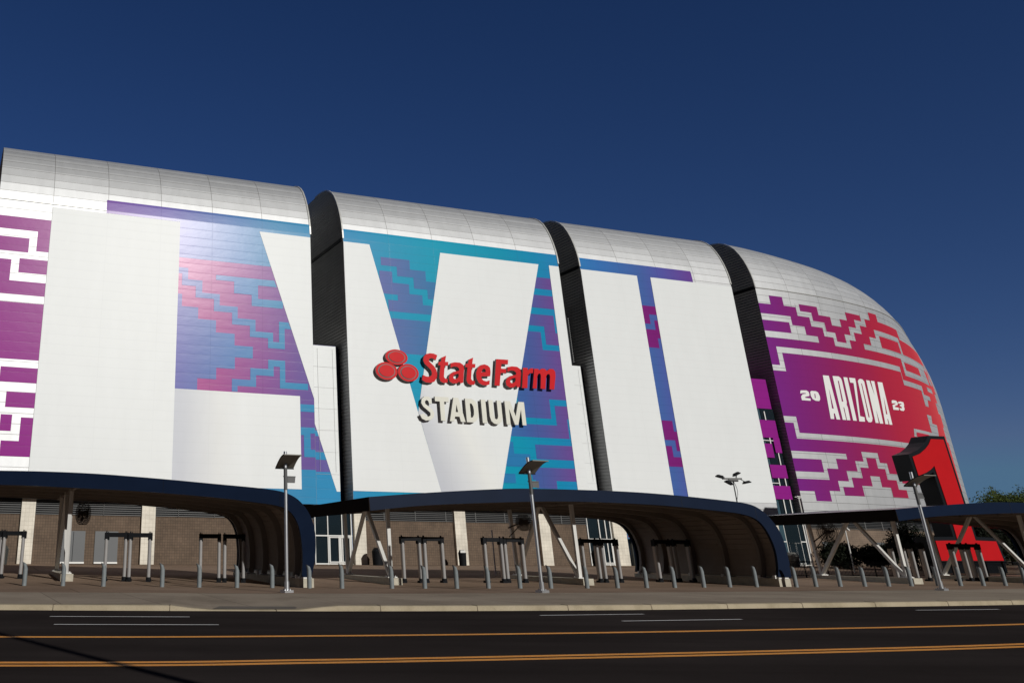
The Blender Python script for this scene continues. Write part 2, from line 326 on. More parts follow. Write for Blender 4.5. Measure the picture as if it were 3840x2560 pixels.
# ---------------------------------------------------------------- the facade's surface: s metres along, z up, q inwards
FA = R(18.0); P0 = Vector((9.8, 78.4)); S1 = 50.7; RA = 75.0
def path(s):
    d = Vector((math.cos(FA), math.sin(FA)))
    if s <= S1: return P0 + d * s, FA
    e = P0 + d * S1; a = min((s - S1) / RA, R(95))
    c = e + RA * Vector((-math.sin(FA), math.cos(FA)))
    p = c + RA * Vector((math.sin(FA + a), -math.cos(FA + a)))
    p += ((s - S1) - a * RA) * Vector((math.cos(FA + a), math.sin(FA + a)))
    return p, FA + a
PROF = [(0, 29.0), (0.06, 29.8), (0.20, 30.58), (0.42, 31.4), (0.72, 32.25), (1.1, 33.05), (1.6, 33.85), (2.15, 34.42), (2.8, 34.87), (3.5, 35.2), (4.4, 35.4), (5.3, 35.5), (6.3, 35.5), (12.0, 35.45), (26.0, 35.4)]
def crown(s):
    # the rolled roof edge gets lower towards the rounded corner
    return 1.0 if s <= 51 else max(0.08, 1 - 0.0125 * (s - 51) - 0.0009 * max(0.0, s - 63) ** 2)
def lean(s, z):
    # towards the rounded corner the top of the wall leans gently inwards
    f = min(max((s - 70) / 22.0, 0.0), 1.0); return 1.5 * (min(max((z - 20) / 9.0, 0.0), 1.0)) ** 2 * f * f * (3 - 2 * f)
def wall(s, z, q=0.0):
    q += lean(s, z)
    p, a = path(s); n_ = Vector((-math.sin(a), math.cos(a)))
    if z > 29.0:
        for (q0, z0), (q1, z1) in zip(PROF, PROF[1:]):
            if z <= z1: q += q0 + (q1 - q0) * (z - z0) / (z1 - z0); break
    p = p + n_ * q; return Vector((p.x, p.y, z))
def gz(x, y):
    D = (P0.x - x) * -math.sin(FA) + (P0.y - y) * math.cos(FA)
    return 0.6 * (1 - min(max(D / 28.0, 0), 1))
SEG = [(-31.6, -3.4, -27.1 - 4.74, 4.74), (-0.07, 23.9, -0.07, 4.79), (26.54, 46.2, 26.54, 4.92), (49.6, 168.0, 49.6, 4.8)]
# ---------------------------------------------------------------- printed graphics, metres along the wall and up it
G_PURPLE = [[(-32, 27.49), (-27.1, 27.49), (-27.1, 24.64), (-28.13, 24.64), (-28.13, 26.37), (-32, 26.37)], [(-32, 25.69), (-28.76, 25.69), (-28.76, 24.45), (-32, 24.45)], [(-29.4, 23.91), (-27.1, 23.91), (-27.1, 22.69), (-29.4, 22.69)], [(-32, 23.74), (-30.04, 23.74), (-30.04, 21.96), (-27.1, 21.96), (-27.1, 20.82), (-32, 20.82)], [(-32, 20.17), (-27.1, 20.17), (-27.1, 15.57), (-32, 15.57)], [(-29.98, 14.95), (-27.1, 14.95), (-27.1, 13.76), (-29.98, 13.76)], [(-29.34, 13.04), (-27.1, 13.04), (-27.1, 11.84), (-29.34, 11.84)], [(-29.59, 11.28), (-28.73, 11.28), (-28.73, 10.04), (-29.59, 10.04)], [(-28.05, 11.11), (-27.1, 11.11), (-27.1, 8.17), (-29.39, 8.17), (-29.39, 9.32), (-28.05, 9.32)]]
G_S1A = [[(-15.9, 24.54), (-15.02, 24.54), (-15.02, 23.52), (-13.71, 23.52), (-13.71, 22.44), (-12.11, 22.44), (-12.11, 21.45), (-10.45, 21.45), (-10.45, 20.44), (-8.8, 20.44), (-8.8, 19.41), (-7.17, 19.41), (-7.17, 18.61), (-6.61, 18.61), (-6.61, 20.45), (-5.72, 20.45), (-5.46, 19.85), (-6.08, 19.85), (-6.08, 18.03), (-7.64, 18.03), (-7.64, 18.89), (-9.32, 18.89), (-9.32, 19.86), (-10.96, 19.86), (-10.96, 20.89), (-12.63, 20.89), (-12.63, 21.96), (-14.3, 21.96), (-14.3, 22.96), (-15.55, 22.96), (-15.55, 24), (-15.9, 24)], [(-12.48, 24.17), (-7.02, 24.17), (-6.78, 23.58), (-8.56, 23.58), (-8.56, 22.35), (-6.21, 22.35), (-6.21, 21.66), (-9.16, 21.66), (-9.16, 22.66), (-10.8, 22.66), (-10.8, 23.72), (-12.48, 23.72)], [(-15.9, 22.16), (-15.5, 22.16), (-15.5, 21.09), (-14.03, 21.09), (-14.03, 20.09), (-12.41, 20.09), (-12.41, 19.04), (-10.71, 19.04), (-10.71, 18.03), (-9.05, 18.03), (-9.05, 17.01), (-10.67, 17.01), (-10.67, 16), (-12.32, 16), (-12.32, 15.02), (-13.96, 15.02), (-13.96, 14.05), (-15.9, 14.05)], [(-10.92, 15.16), (-9.27, 15.16), (-9.27, 16.19), (-7.64, 16.19), (-7.64, 17.02), (-6.07, 17.02), (-6.07, 15.15), (-3.97, 15.15), (-3.97, 14.61), (-6.57, 14.61), (-6.57, 16.45), (-7.14, 16.45), (-7.14, 15.6), (-8.75, 15.6), (-8.75, 14.59), (-10.41, 14.59), (-10.41, 14.11), (-10.92, 14.11)], [(-4.75, 13.38), (-3.4, 13.38), (-3.4, 12.75), (-4.75, 12.75)], [(-4.74, 11.45), (-3.4, 11.45), (-3.4, 10.96), (-3.84, 10.96), (-3.84, 9.62), (-3.4, 9.62), (-3.4, 9), (-4.45, 9), (-4.45, 10.79), (-4.74, 10.79)]]
G_S2B = [[(3.76, 27.59), (6.81, 27.59), (6.81, 26.64), (8.46, 26.64), (8.46, 25.64), (9.44, 25.64), (9.44, 23.91), (8.53, 23.91), (8.53, 24.8), (7.12, 24.8), (7.12, 25.87), (5.41, 25.87), (5.41, 26.78), (3.76, 26.78)], [(3.53, 26.23), (4.88, 26.23), (4.88, 25.16), (6.59, 25.16), (6.59, 24.21), (7.94, 24.21), (7.94, 23.27), (9.16, 23.27), (9.16, 22.38), (4.31, 22.38), (4.31, 23.46), (5.33, 23.46), (5.33, 24.02), (3.53, 24.02)], [(4.28, 21.71), (8.57, 21.71), (8.57, 18.49), (4.28, 18.49)], [(21.11, 27.32), (22.84, 27.32), (22.84, 26.13), (20.54, 26.13)], [(20.35, 25.46), (22.91, 25.46), (22.91, 24.14), (19.88, 24.14)], [(19.59, 23.46), (22.48, 23.46), (22.48, 21.72), (22.89, 21.72), (22.89, 20.5), (21.24, 20.5), (21.24, 22.3), (19.05, 22.3)], [(17.27, 21.69), (20.75, 21.69), (20.75, 19.94), (22.98, 19.94), (22.98, 15.21), (20.78, 15.21), (20.78, 13.38), (17.27, 13.38)], [(21.31, 14.62), (22.96, 14.62), (22.96, 13.43), (22.53, 13.43), (22.53, 11.61), (15.8, 11.61), (15.8, 12.79), (21.31, 12.79)], [(18.63, 10.96), (22.95, 10.96), (22.95, 9.66), (18.63, 9.66)], [(17.95, 8.92), (22.93, 8.92), (22.93, 7.78), (20.5, 7.78), (20.5, 7.08), (18.29, 7.08), (18.29, 7.8), (17.95, 7.8)]]
G_S2T = [[(15.33, 11.09), (16.27, 11.09), (16.27, 10.06), (17.96, 10.06), (17.96, 8.91), (15.33, 8.91)], [(14.76, 8.28), (16.14, 8.28), (16.14, 7.47), (14.76, 7.47)]]
G_S3B = [[(33.57, 25.55), (35.52, 25.55), (35.52, 24.65), (34.36, 24.65), (34.36, 23.63), (33.57, 23.63)], [(33.62, 23.05), (34.89, 23.05), (34.89, 24.05), (35.62, 24.05), (35.62, 22.18), (34.96, 22.18), (34.96, 21.16), (33.62, 21.16)], [(33.67, 13.88), (34.97, 13.88), (34.97, 12.86), (35.63, 12.86), (35.63, 11), (34.93, 11), (34.93, 12.01), (33.67, 12.01)], [(33.66, 11.44), (34.4, 11.44), (34.4, 10.41), (35.6, 10.41), (35.6, 9.5), (33.66, 9.5)]]
G_M = [[(49.6, 27.25), (51.32, 27.25), (51.32, 28.26), (53.25, 28.26), (53.25, 27.27), (55.04, 27.27), (55.04, 27.69), (58.6, 27.69), (58.6, 26.75), (60.6, 26.75), (60.6, 25.77), (62.33, 25.77), (62.33, 26.72), (63.78, 26.72), (63.78, 27.7), (66.83, 27.7), (66.83, 27.38), (69.05, 27.38), (69.05, 28.41), (71.1, 28.41), (71.1, 27.52), (77.4, 27.52), (77.4, 26.26), (88.3, 26.26), (88.3, 24.3), (89.2, 24.3), (89.2, 20.9), (87.6, 20.9), (87.6, 19.6), (86.2, 19.6), (86.2, 18.2), (87.4, 18.2), (87.4, 16.6), (86.6, 16.6), (86.6, 14.8), (87.6, 14.8), (87.6, 8.97), (66.7, 8.97), (66.7, 9.87), (64.49, 9.87), (64.49, 10.94), (63.14, 10.94), (63.14, 11.95), (60.2, 11.95), (60.2, 10.93), (58.77, 10.93), (58.77, 9.86), (56.98, 9.86), (56.98, 8.8), (55.3, 8.8), (55.3, 7.77), (53.73, 7.77), (53.73, 6.73), (51.6, 6.73), (51.6, 7.67), (49.6, 7.67)], [(55.87, 8.23), (57.55, 8.23), (57.55, 9.21), (59.36, 9.21), (59.36, 10.3), (60.81, 10.3), (60.81, 11.36), (62.51, 11.36), (62.51, 10.32), (63.83, 10.32), (63.83, 9.22), (65.56, 9.22), (65.56, 8.27), (67.18, 8.27), (67.18, 7.44), (64.06, 7.44), (64.06, 8.41), (62.41, 8.41), (62.41, 9.48), (60.72, 9.48), (60.72, 8.43), (58.95, 8.43), (58.95, 7.36), (55.87, 7.36)]]
G_S = [[(55.04, 27.69), (55.04, 27.28), (55.04, 26.29), (56.89, 26.29), (56.89, 25.29), (58.73, 25.29), (58.73, 24.34), (60.25, 24.34), (60.25, 23.37), (63.25, 23.37), (63.25, 24.39), (64.52, 24.39), (64.52, 25.41), (66.23, 25.41), (66.23, 26.44), (67.72, 26.44), (67.72, 27.39), (69.01, 27.39), (69.01, 28.03), (66.86, 28.03), (66.86, 27), (65.31, 27), (65.31, 26), (63.77, 26), (63.77, 24.98), (62.54, 24.98), (62.54, 23.95), (60.8, 23.95), (60.8, 24.93), (59.28, 24.93), (59.28, 25.94), (57.39, 25.94), (57.39, 26.88), (55.61, 26.88), (55.61, 27.69)], [(49.6, 26.11), (53.87, 26.11), (53.87, 25.12), (55.72, 25.12), (55.72, 24.18), (57.52, 24.18), (57.52, 23.49), (49.6, 23.49), (49.6, 24.18), (53.46, 24.18), (53.46, 25.39), (49.6, 25.39)], [(50.73, 22.51), (74.01, 22.51), (74.01, 20.96), (80.5, 20.96), (80.5, 19.94), (83.1, 19.94), (83.1, 19.38), (81.49, 19.38), (81.12, 18.49), (79.74, 18.49), (79.74, 20.34), (73.89, 20.34), (73.89, 21.88), (51.38, 21.88), (51.38, 19.88), (49.6, 19.88), (49.6, 20.49), (50.73, 20.49)], [(66.07, 24.27), (67.81, 24.27), (67.81, 25.29), (69.41, 25.29), (69.41, 26.35), (76.68, 26.35), (76.68, 24.3), (86.16, 24.3), (86.16, 23.62), (66.07, 23.62)], [(75.22, 23.64), (85.5, 23.64), (85.5, 21.6), (75.22, 21.6)], [(83.06, 21.16), (85.93, 21.16), (85.93, 20.61), (83.06, 20.61)], [(86.5, 24.4), (88.2, 24.4), (88.2, 21.8), (86.5, 21.8)], [(49.6, 11.59), (57.51, 11.59), (57.51, 11.04), (55.75, 11.04), (55.75, 10), (54.08, 10), (54.08, 8.86), (49.6, 8.86), (49.6, 9.57), (53.56, 9.57), (53.56, 10.86), (49.6, 10.86)], [(49.6, 15.11), (51.33, 15.11), (51.33, 13.46), (70.86, 13.46), (70.86, 12.87), (50.8, 12.87), (50.8, 14.46), (49.6, 14.46)], [(73.21, 15.27), (79.24, 15.27), (79.24, 17.42), (81.05, 17.42), (80.61, 16.48), (82.77, 16.48), (82.22, 15.26), (81.43, 14.37), (72.78, 14.37)]]
G_H = [[(70.34, 25.71), (76.02, 25.71), (76.02, 24.3), (70.34, 24.3)], [(76, 23.3), (81.8, 23.3), (81.8, 22.3), (76, 22.3)], [(73.71, 14.91), (77.92, 14.91), (77.52, 14.41), (73.42, 14.41)]]
T_ON = [[(56.8, 19.84), (57.77, 19.86), (57.92, 15.17), (57.33, 15.16), (57.27, 15.79), (57.1, 15.78), (56.96, 15.17), (56.41, 15.16)], [(58.4, 19.89), (59.46, 19.93), (59.79, 19.74), (59.85, 19.43), (59.77, 17.16), (59.63, 16.87), (59.72, 16.59), (59.62, 15.21), (59.04, 15.19), (59.09, 16.55), (58.95, 16.54), (58.91, 15.19), (58.33, 15.18)], [(60.26, 19.92), (60.96, 19.93), (60.74, 15.22), (60.1, 15.21)], [(61.28, 19.95), (62.41, 19.97), (62.37, 19.47), (61.55, 15.78), (62.33, 15.71), (62.22, 15.23), (61.16, 15.19), (61.88, 19.4), (61.27, 19.41)], [(62.81, 19.69), (63.08, 19.91), (63.37, 20), (63.82, 19.98), (64.07, 19.74), (63.86, 15.7), (63.59, 15.34), (63.24, 15.22), (62.85, 15.24), (62.62, 15.48)], [(64.53, 19.96), (65.21, 19.97), (65.53, 18.3), (65.5, 19.98), (66.25, 20), (65.81, 15.26), (65.11, 15.23), (65.03, 16.76), (64.87, 15.26), (64.24, 15.24)], [(66.92, 19.99), (68.02, 20.02), (67.79, 15.28), (67.14, 15.25), (67.11, 15.86), (66.96, 15.85), (66.92, 15.27), (66.24, 15.25)], [(52.75, 17.85), (52.86, 17.94), (53.67, 17.99), (53.94, 17.87), (54, 17.6), (53.9, 17.4), (53.29, 17.28), (53.25, 17.17), (54.01, 17.16), (53.97, 16.91), (52.68, 16.9), (52.69, 17.3), (52.99, 17.54), (53.47, 17.62), (53.5, 17.69), (53.04, 17.68), (52.67, 17.58)], [(54.21, 17.89), (54.44, 17.99), (55.07, 18), (55.39, 17.89), (55.53, 17.48), (55.46, 17.14), (55.24, 16.96), (54.72, 16.96), (54.31, 17.12), (54.15, 17.44)], [(69.15, 18.09), (69.44, 18.16), (70.28, 18.18), (70.57, 17.95), (70.39, 17.7), (69.65, 17.53), (69.57, 17.39), (70.45, 17.41), (70.37, 17.11), (68.98, 17.05), (69.08, 17.58), (69.93, 17.79), (69.9, 17.86), (69.03, 17.76)], [(70.75, 18.09), (71.5, 18.2), (72.17, 18.16), (72.17, 17.83), (72.01, 17.7), (72, 17.34), (71.58, 17.12), (70.83, 17.11), (70.58, 17.36), (71.27, 17.39), (71.32, 17.57), (70.89, 17.64), (71, 17.78), (71.49, 17.86), (71.48, 17.95), (70.69, 17.87)]]
T_HOLE = [[(57.27, 18.41), (57.28, 16.29), (57.01, 16.3)], [(59.12, 19.46), (59.27, 19.39), (59.17, 17.17), (58.94, 17.16)], [(63.35, 19.5), (63.48, 19.45), (63.32, 15.78), (63.11, 15.76)], [(67.45, 18.38), (67.24, 16.38), (66.97, 16.39)], [(54.78, 17.71), (54.89, 17.69), (54.82, 17.24), (54.69, 17.26)]]
RED_LETTERS = [
    ([(8.8, 18.48), (8.45, 18.61), (8.03, 18.62), (7.64, 18.51), (7.37, 18.24), (7.29, 17.9), (7.44, 17.58), (7.78, 17.31), (8.04, 17.06), (8.11, 16.79), (8.04, 16.58), (7.8, 16.44), (7.48, 16.46), (7.16, 16.57), (7.03, 16.11), (7.38, 15.93), (7.85, 15.9), (8.27, 16.02), (8.53, 16.32), (8.64, 16.7), (8.6, 17.11), (8.4, 17.43), (8.09, 17.7), (7.87, 17.91), (7.94, 18.11), (8.22, 18.19), (8.6, 18.02)], None),
    ([(9.72, 18.51), (9.22, 18.29), (9.15, 17.94), (8.87, 17.86), (8.83, 17.56), (9.05, 17.58), (8.92, 16.89), (8.84, 16.39), (8.93, 16.1), (9.2, 15.98), (9.63, 16.02), (9.71, 16.36), (9.43, 16.38), (9.32, 16.54), (9.38, 16.92), (9.49, 17.57), (9.85, 17.6), (9.9, 17.94), (9.57, 17.93)], None),
    ([(10.13, 17.84), (10.57, 17.96), (11.14, 17.96), (11.46, 17.77), (11.52, 17.39), (11.41, 16.8), (11.29, 16.13), (10.95, 16.02), (10.92, 16.23), (10.62, 16.04), (10.19, 15.99), (9.88, 16.16), (9.81, 16.49), (9.99, 16.83), (10.39, 17.07), (10.97, 17.2), (10.99, 17.4), (10.82, 17.55), (10.44, 17.57), (10.09, 17.42)], [(10.9, 16.92), (10.56, 16.85), (10.33, 16.71), (10.3, 16.48), (10.47, 16.39), (10.76, 16.51), (10.87, 16.68)]),
    ([(12.59, 18.53), (12.08, 18.3), (12.0, 17.95), (11.72, 17.87), (11.67, 17.57), (11.89, 17.58), (11.75, 16.89), (11.66, 16.38), (11.76, 16.1), (12.03, 15.97), (12.47, 16.01), (12.55, 16.35), (12.27, 16.38), (12.16, 16.54), (12.23, 16.92), (12.34, 17.58), (12.71, 17.61), (12.77, 17.95), (12.43, 17.94)], None),
    ([(14.33, 17.45), (14.31, 17.7), (14.09, 17.9), (13.75, 17.98), (13.36, 17.89), (12.99, 17.62), (12.77, 17.14), (12.75, 16.63), (12.93, 16.23), (13.3, 16.04), (13.73, 16.02), (14.08, 16.13), (14.14, 16.51), (13.77, 16.4), (13.44, 16.47), (13.27, 16.67), (13.29, 16.83), (14.24, 16.91), (14.32, 17.24)], [(13.79, 17.25), (13.8, 17.48), (13.66, 17.58), (13.48, 17.5), (13.35, 17.22)]),
    ([(15.08, 18.57), (16.39, 18.59), (16.31, 18.16), (15.59, 18.15), (15.51, 17.7), (16.08, 17.69), (16.01, 17.31), (15.42, 17.29), (15.17, 16.07), (14.61, 16.08)], None),
    ([(16.23, 17.88), (16.69, 17.99), (17.29, 17.99), (17.62, 17.8), (17.67, 17.41), (17.54, 16.81), (17.4, 16.12), (17.04, 16.01), (17.01, 16.22), (16.69, 16.03), (16.24, 15.98), (15.92, 16.16), (15.86, 16.49), (16.05, 16.84), (16.48, 17.08), (17.09, 17.22), (17.12, 17.42), (16.94, 17.58), (16.54, 17.6), (16.18, 17.44)], [(17.0, 16.93), (16.65, 16.86), (16.4, 16.72), (16.37, 16.48), (16.54, 16.39), (16.85, 16.51), (16.97, 16.69)]),
    ([(17.96, 17.95), (18.46, 17.96), (18.46, 17.72), (18.76, 17.94), (19.1, 17.98), (19.0, 17.5), (18.65, 17.48), (18.39, 17.25), (18.17, 16.04), (17.6, 16.02)], None),
    ([(19.2, 17.94), (19.67, 17.95), (19.68, 17.78), (20.04, 18.0), (20.39, 18.0), (20.59, 17.8), (20.96, 18.04), (21.37, 18.03), (21.54, 17.8), (21.51, 17.36), (21.18, 16.09), (20.65, 16.08), (20.89, 17.32), (20.84, 17.53), (20.63, 17.52), (20.44, 17.29), (20.19, 16.07), (19.64, 16.08), (19.85, 17.3), (19.81, 17.51), (19.61, 17.48), (19.44, 17.23), (19.21, 16.06), (18.77, 16.06)], None),
]
CREAM_LETTERS = [
    ([(7.85, 14.03), (7.84, 14.45), (7.6, 14.65), (7.14, 14.64), (6.85, 14.39), (6.79, 14.03), (6.98, 13.72), (7.37, 13.44), (7.64, 13.23), (7.65, 13.01), (7.46, 12.87), (7.19, 12.91), (6.99, 13.12), (6.58, 13.0), (6.76, 12.67), (7.15, 12.51), (7.66, 12.6), (7.98, 12.89), (8.04, 13.25), (7.83, 13.56), (7.49, 13.79), (7.18, 13.99), (7.17, 14.21), (7.35, 14.34), (7.52, 14.25), (7.58, 14.02)], None),
    ([(8.2, 14.7), (9.62, 14.7), (9.62, 14.28), (9.13, 14.28), (9.13, 12.58), (8.68, 12.58), (8.68, 14.28), (8.2, 14.28)], None),
    ([(10.12, 14.7), (10.64, 14.7), (11.18, 12.58), (10.7, 12.58), (10.6, 13.02), (10.14, 13.02), (10.03, 12.58), (9.58, 12.58)], [(10.25, 13.42), (10.5, 13.42), (10.375, 14.1)]),
    ([(11.32, 14.7), (11.98, 14.7), (12.32, 14.55), (12.55, 14.2), (12.62, 13.64), (12.55, 13.08), (12.32, 12.73), (11.98, 12.58), (11.32, 12.58)], [(11.78, 14.28), (11.98, 14.25), (12.12, 14.0), (12.16, 13.64), (12.12, 13.28), (11.98, 13.03), (11.78, 13.0)]),
    ([(12.98, 14.7), (13.46, 14.7), (13.46, 12.58), (12.98, 12.58)], None),
    ([(13.78, 14.7), (14.23, 14.7), (14.23, 13.3), (14.3, 13.05), (14.45, 12.97), (14.6, 13.05), (14.67, 13.3), (14.67, 14.7), (15.12, 14.7), (15.12, 13.2), (15.0, 12.8), (14.72, 12.58), (14.45, 12.54), (14.18, 12.58), (13.9, 12.8), (13.78, 13.2)], None),
    ([(15.5, 12.58), (15.5, 14.7), (16.12, 14.7), (16.56, 13.35), (17.0, 14.7), (17.62, 14.7), (17.62, 12.58), (17.2, 12.58), (17.2, 14.0), (16.74, 12.58), (16.38, 12.58), (15.92, 14.0), (15.92, 12.58)], None),
]
ONE_FACE = [(2.06, 11.5), (3.6, 11.51), (3.87, 6.09), (4.03, 2.9), (6.45, 2.85), (6.72, 1.26), (-0.58, 1.23), (-0.67, 2.83), (1.91, 2.88), (1.85, 5.95), (1.59, 9.14), (1.05, 8.8), (0.43, 8.53), (-0.6, 8.22), (-0.71, 9.85), (0.24, 10.14), (1.06, 10.58), (1.61, 10.99)]

# ---------------------------------------------------------------- stadium building
stad = thing('stadium_building', 'huge silver stadium with rounded roof edge and giant white numerals on its wall', 'stadium', (P0.x, P0.y, 0.6))
def fix_parent(o, par):
    o.parent = par; o.matrix_parent_inverse = par.matrix_world.inverted() if par.type != 'EMPTY' else Matrix.Translation(-par.location) ; return o
def part(mb, name, mat, par=None, smooth=False):
    o = mb.build(name, mat, None, smooth); par = par or stad
    o.parent = par
    base = par
    if par.type == 'EMPTY': o.matrix_parent_inverse = (Matrix.Translation(par.location) @ Matrix.Rotation(par.rotation_euler.z, 4, 'Z')).inverted()
    return o
def seg_of(s):
    for a, b_, o_, c_ in SEG:
        if s <= b_ + 1.5: return o_, c_
    return SEG[-1][2:]
def overlay(name, polys, q, seg, parent=None, smin=None, smax=None, q0=0.0, zmax=None):
    """flat printed sheets: polys is a list of (points, material key, layer); every sheet lies 25 mm proud of the one below"""
    bm = bmesh.new(); mats = []; keys = []
    o_, c_ = seg
    for pts, mk, layer in polys:
        if mk not in keys: keys.append(mk)
        mi = keys.index(mk)
        b2 = bmesh.new()
        cl = []
        for p in pts:
            if not cl or (abs(p[0] - cl[-1][0]) > 1e-4 or abs(p[1] - cl[-1][1]) > 1e-4): cl.append(p)
        if abs(cl[0][0] - cl[-1][0]) < 1e-4 and abs(cl[0][1] - cl[-1][1]) < 1e-4: cl.pop()
        keep = []
        for i in range(len(cl)):
            a, b_, c = cl[i - 1], cl[i], cl[(i + 1) % len(cl)]
            if abs((b_[0] - a[0]) * (c[1] - b_[1]) - (b_[1] - a[1]) * (c[0] - b_[0])) > 1e-5: keep.append(b_)
        cl = keep
        vv = [b2.verts.new((x, y, 0)) for x, y in cl]
        for tri in tessellate_polygon([[Vector((x, y, 0)) for x, y in cl]]):
            try: b2.faces.new([vv[i] for i in tri])
            except ValueError: pass
        xs = [p[0] for p in cl]; ys = [p[1] for p in cl]
        def cut(co, no, outer=False):
            bmesh.ops.bisect_plane(b2, geom=b2.verts[:] + b2.edges[:] + b2.faces[:], dist=1e-5, plane_co=co, plane_no=no, clear_outer=outer)
        if smax is not None and max(xs) > smax: cut((smax, 0, 0), (1, 0, 0), True)
        if smin is not None and min(xs) < smin: cut((smin, 0, 0), (-1, 0, 0), True)
        if zmax is not None and max(ys) > zmax: cut((0, zmax, 0), (0, 1, 0), True)
        if max(xs) > S1:
            k = S1
            while k < max(xs):
                if k > min(xs): cut((k, 0, 0), (1, 0, 0))
                k += 1.2
        for z in ((20.0, 22.0, 24.0, 26.0, 27.5) if max(xs) > 70 else ()) + (29.0, 29.8):
            if min(ys) < z < max(ys): cut((0, z, 0), (0, 1, 0))
        base = {}
        for v in b2.verts: base[v] = bm.verts.new(wall(v.co.x, v.co.y, q0 + q - 0.009 * layer)), v.co.x, v.co.y
        uv = bm.loops.layers.uv.get('UVMap') or bm.loops.layers.uv.new('UVMap')
        uw = bm.loops.layers.uv.get('wall') or bm.loops.layers.uv.new('wall')
        for fc in b2.faces:
            try: nf = bm.faces.new([base[v][0] for v in fc.verts])
            except ValueError: continue
            nf.material_index = mi
            for lp, v in zip(nf.loops, fc.verts):
                lp[uv].uv = ((base[v][1] - o_) / c_, base[v][2]); lp[uw].uv = (base[v][1], base[v][2])
            nf.normal_update()
            a = path(base[fc.verts[0]][1])[1]
            if nf.normal.dot(Vector((math.sin(a), -math.cos(a), 0))) < 0: nf.normal_flip()
        b2.free()
    me = bpy.data.meshes.new(name); bm.to_mesh(me); bm.free()
    for k in keys: me.materials.append(M[k])
    o = bpy.data.objects.new(name, me); C.objects.link(o)
    o.parent = parent or stad; o.matrix_parent_inverse = Matrix.Translation(-stad.location)
    return o
def rc(a, b_, z0, z1): return [(a, z0), (b_, z0), (b_, z1), (a, z1)]
ZB = 5.25
# metal shells: flat lower wall rolling over into the roof
for i, (a, b_, o_, c_) in enumerate(SEG):
    mb = MB(); U = []; V_ = []
    ss = [a, b_] if b_ <= S1 else [a, S1] + [S1 + 1.6 * k for k in range(1, int((b_ - S1) / 1.6))] + [b_]
    low = [ZB] + ([20.0, 22.0, 24.0, 26.0, 27.5] if i == 3 else [])
    rows = [(0, z) for z in low] + PROF
    wl = low + [29.0]
    for (q0, z0), (q1, z1) in zip(PROF, PROF[1:]): wl.append(wl[-1] + math.hypot(q1 - q0, z1 - z0))
    for s in ss:
        for (q, z), l in zip(rows, wl):
            p, an = path(s); p = p + Vector((-math.sin(an), math.cos(an))) * (q + lean(s, z))
            if z > 29: z = 29 + (z - 29) * crown(s)
            mb.v.append((p.x, p.y, z)); U.append(((s - o_) / c_, l))
    nr = len(rows)
    for k in range(len(ss) - 1):
        for r in range(nr - 1):
            mb.f.append((k * nr + r, (k + 1) * nr + r, (k + 1) * nr + r + 1, k * nr + r + 1)); mb.m.append(0)
    o = part(mb, 'metal_shell', M['metal']); mesh_uv(o.data, 'UVMap', U)
    # thin flashing along the crease where the wall starts to roll back (only where no print covers it)
    mb = MB()
    for k in range(len(ss) - 1):
        s0, s1 = ss[k], ss[k + 1]
        if i == 0: s1 = -22.5
        if i in (1, 2): continue
        mb.bar(wall(s0, 29.0, -0.04), wall(s1, 29.0, -0.04), 0.08, 0.08)
    if mb.v: part(mb, 'crease_flashing', M['trim'])
# dark corrugated end walls inside the slots
def qprof(z):
    if z <= 29: return 0.0
    for (q0, z0), (q1, z1) in zip(PROF, PROF[1:]):
        if z <= z1: return q0 + (q1 - q0) * (z - z0) / (z1 - z0)
    return 6.3
for (s, sgn, D) in ((-3.4, 1, 13), (-0.07, -1, 13), (23.9, 1, 13), (26.54, -1, 13), (46.2, 1, 13), (49.6, -1, 13)):
    mb = MB(); z = ZB; k = 0; prev = None
    while z < 35.5:
        qa = qprof(z) + 0.03
        off = 0.09 if k % 2 else 0.0
        row = [wall(s, min(z, 29.0), 0)[:]]
        p, an = path(s); nn = Vector((-math.sin(an), math.cos(an))); tt = Vector((math.cos(an), math.sin(an)))
        A_ = p + nn * qa - tt * (-sgn) * off * -1 * -1; B_ = p + nn * D + tt * sgn * off * 1.0
        A_ = p + nn * qa + tt * sgn * (off - 0.02) * 1.0
        A_, B_ = p + nn * qa - tt * sgn * (0.10 - off), p + nn * D - tt * sgn * (0.10 - off)
        cur = ((A_.x, A_.y, z), (B_.x, B_.y, z))
        if prev: mb.add([prev[0], prev[1], cur[1], cur[0]], [(0, 1, 2, 3)])
        prev = cur; k += 1; z += 0.17 if k % 2 else 0.13
    part(mb, 'end_wall', M['corr'])
    mb = MB()
    A_, B_ = p + nn * 0.1 + tt * sgn * 0.02, p + nn * 12.8 + tt * sgn * 0.02
    mb.bar((A_.x, A_.y, 29.0), (B_.x, B_.y, 29.0), 0.12, 0.3)
    part(mb, 'end_wall_rail', M['blk'])
# back of each slot, and the lip trim along each roof edge
for (a, b_) in ((-3.4, -0.07), (23.9, 26.54), (46.2, 49.6)):
    mb = MB(); mb.add([wall(a - .1, ZB, 12.9), wall(b_ + .1, ZB, 12.9), wall(b_ + .1, 29, 12.9) + Vector((0, 0, 5.0)), wall(a - .1, 29, 12.9) + Vector((0, 0, 5.0))], [(0, 1, 2, 3)])
    part(mb, 'slot_back_wall', M['corr'])
for s in (-3.4, -0.07, 23.9, 26.54, 46.2, 49.6):
    mb = MB(); p, an = path(s); nn = Vector((-math.sin(an), math.cos(an))); tt = Vector((math.cos(an), math.sin(an)))
    pts = [p + nn * q for q, z in PROF[:13]]; pts = [(v.x, v.y, z + 0.02) for v, (q, z) in zip(pts, PROF[:13])]
    for u_, v_ in zip(pts, pts[1:]): mb.bar(u_, v_, 0.14, 0.14, up=(tt.x, tt.y, 0))
    part(mb, 'roof_edge_trim', M['trim'])
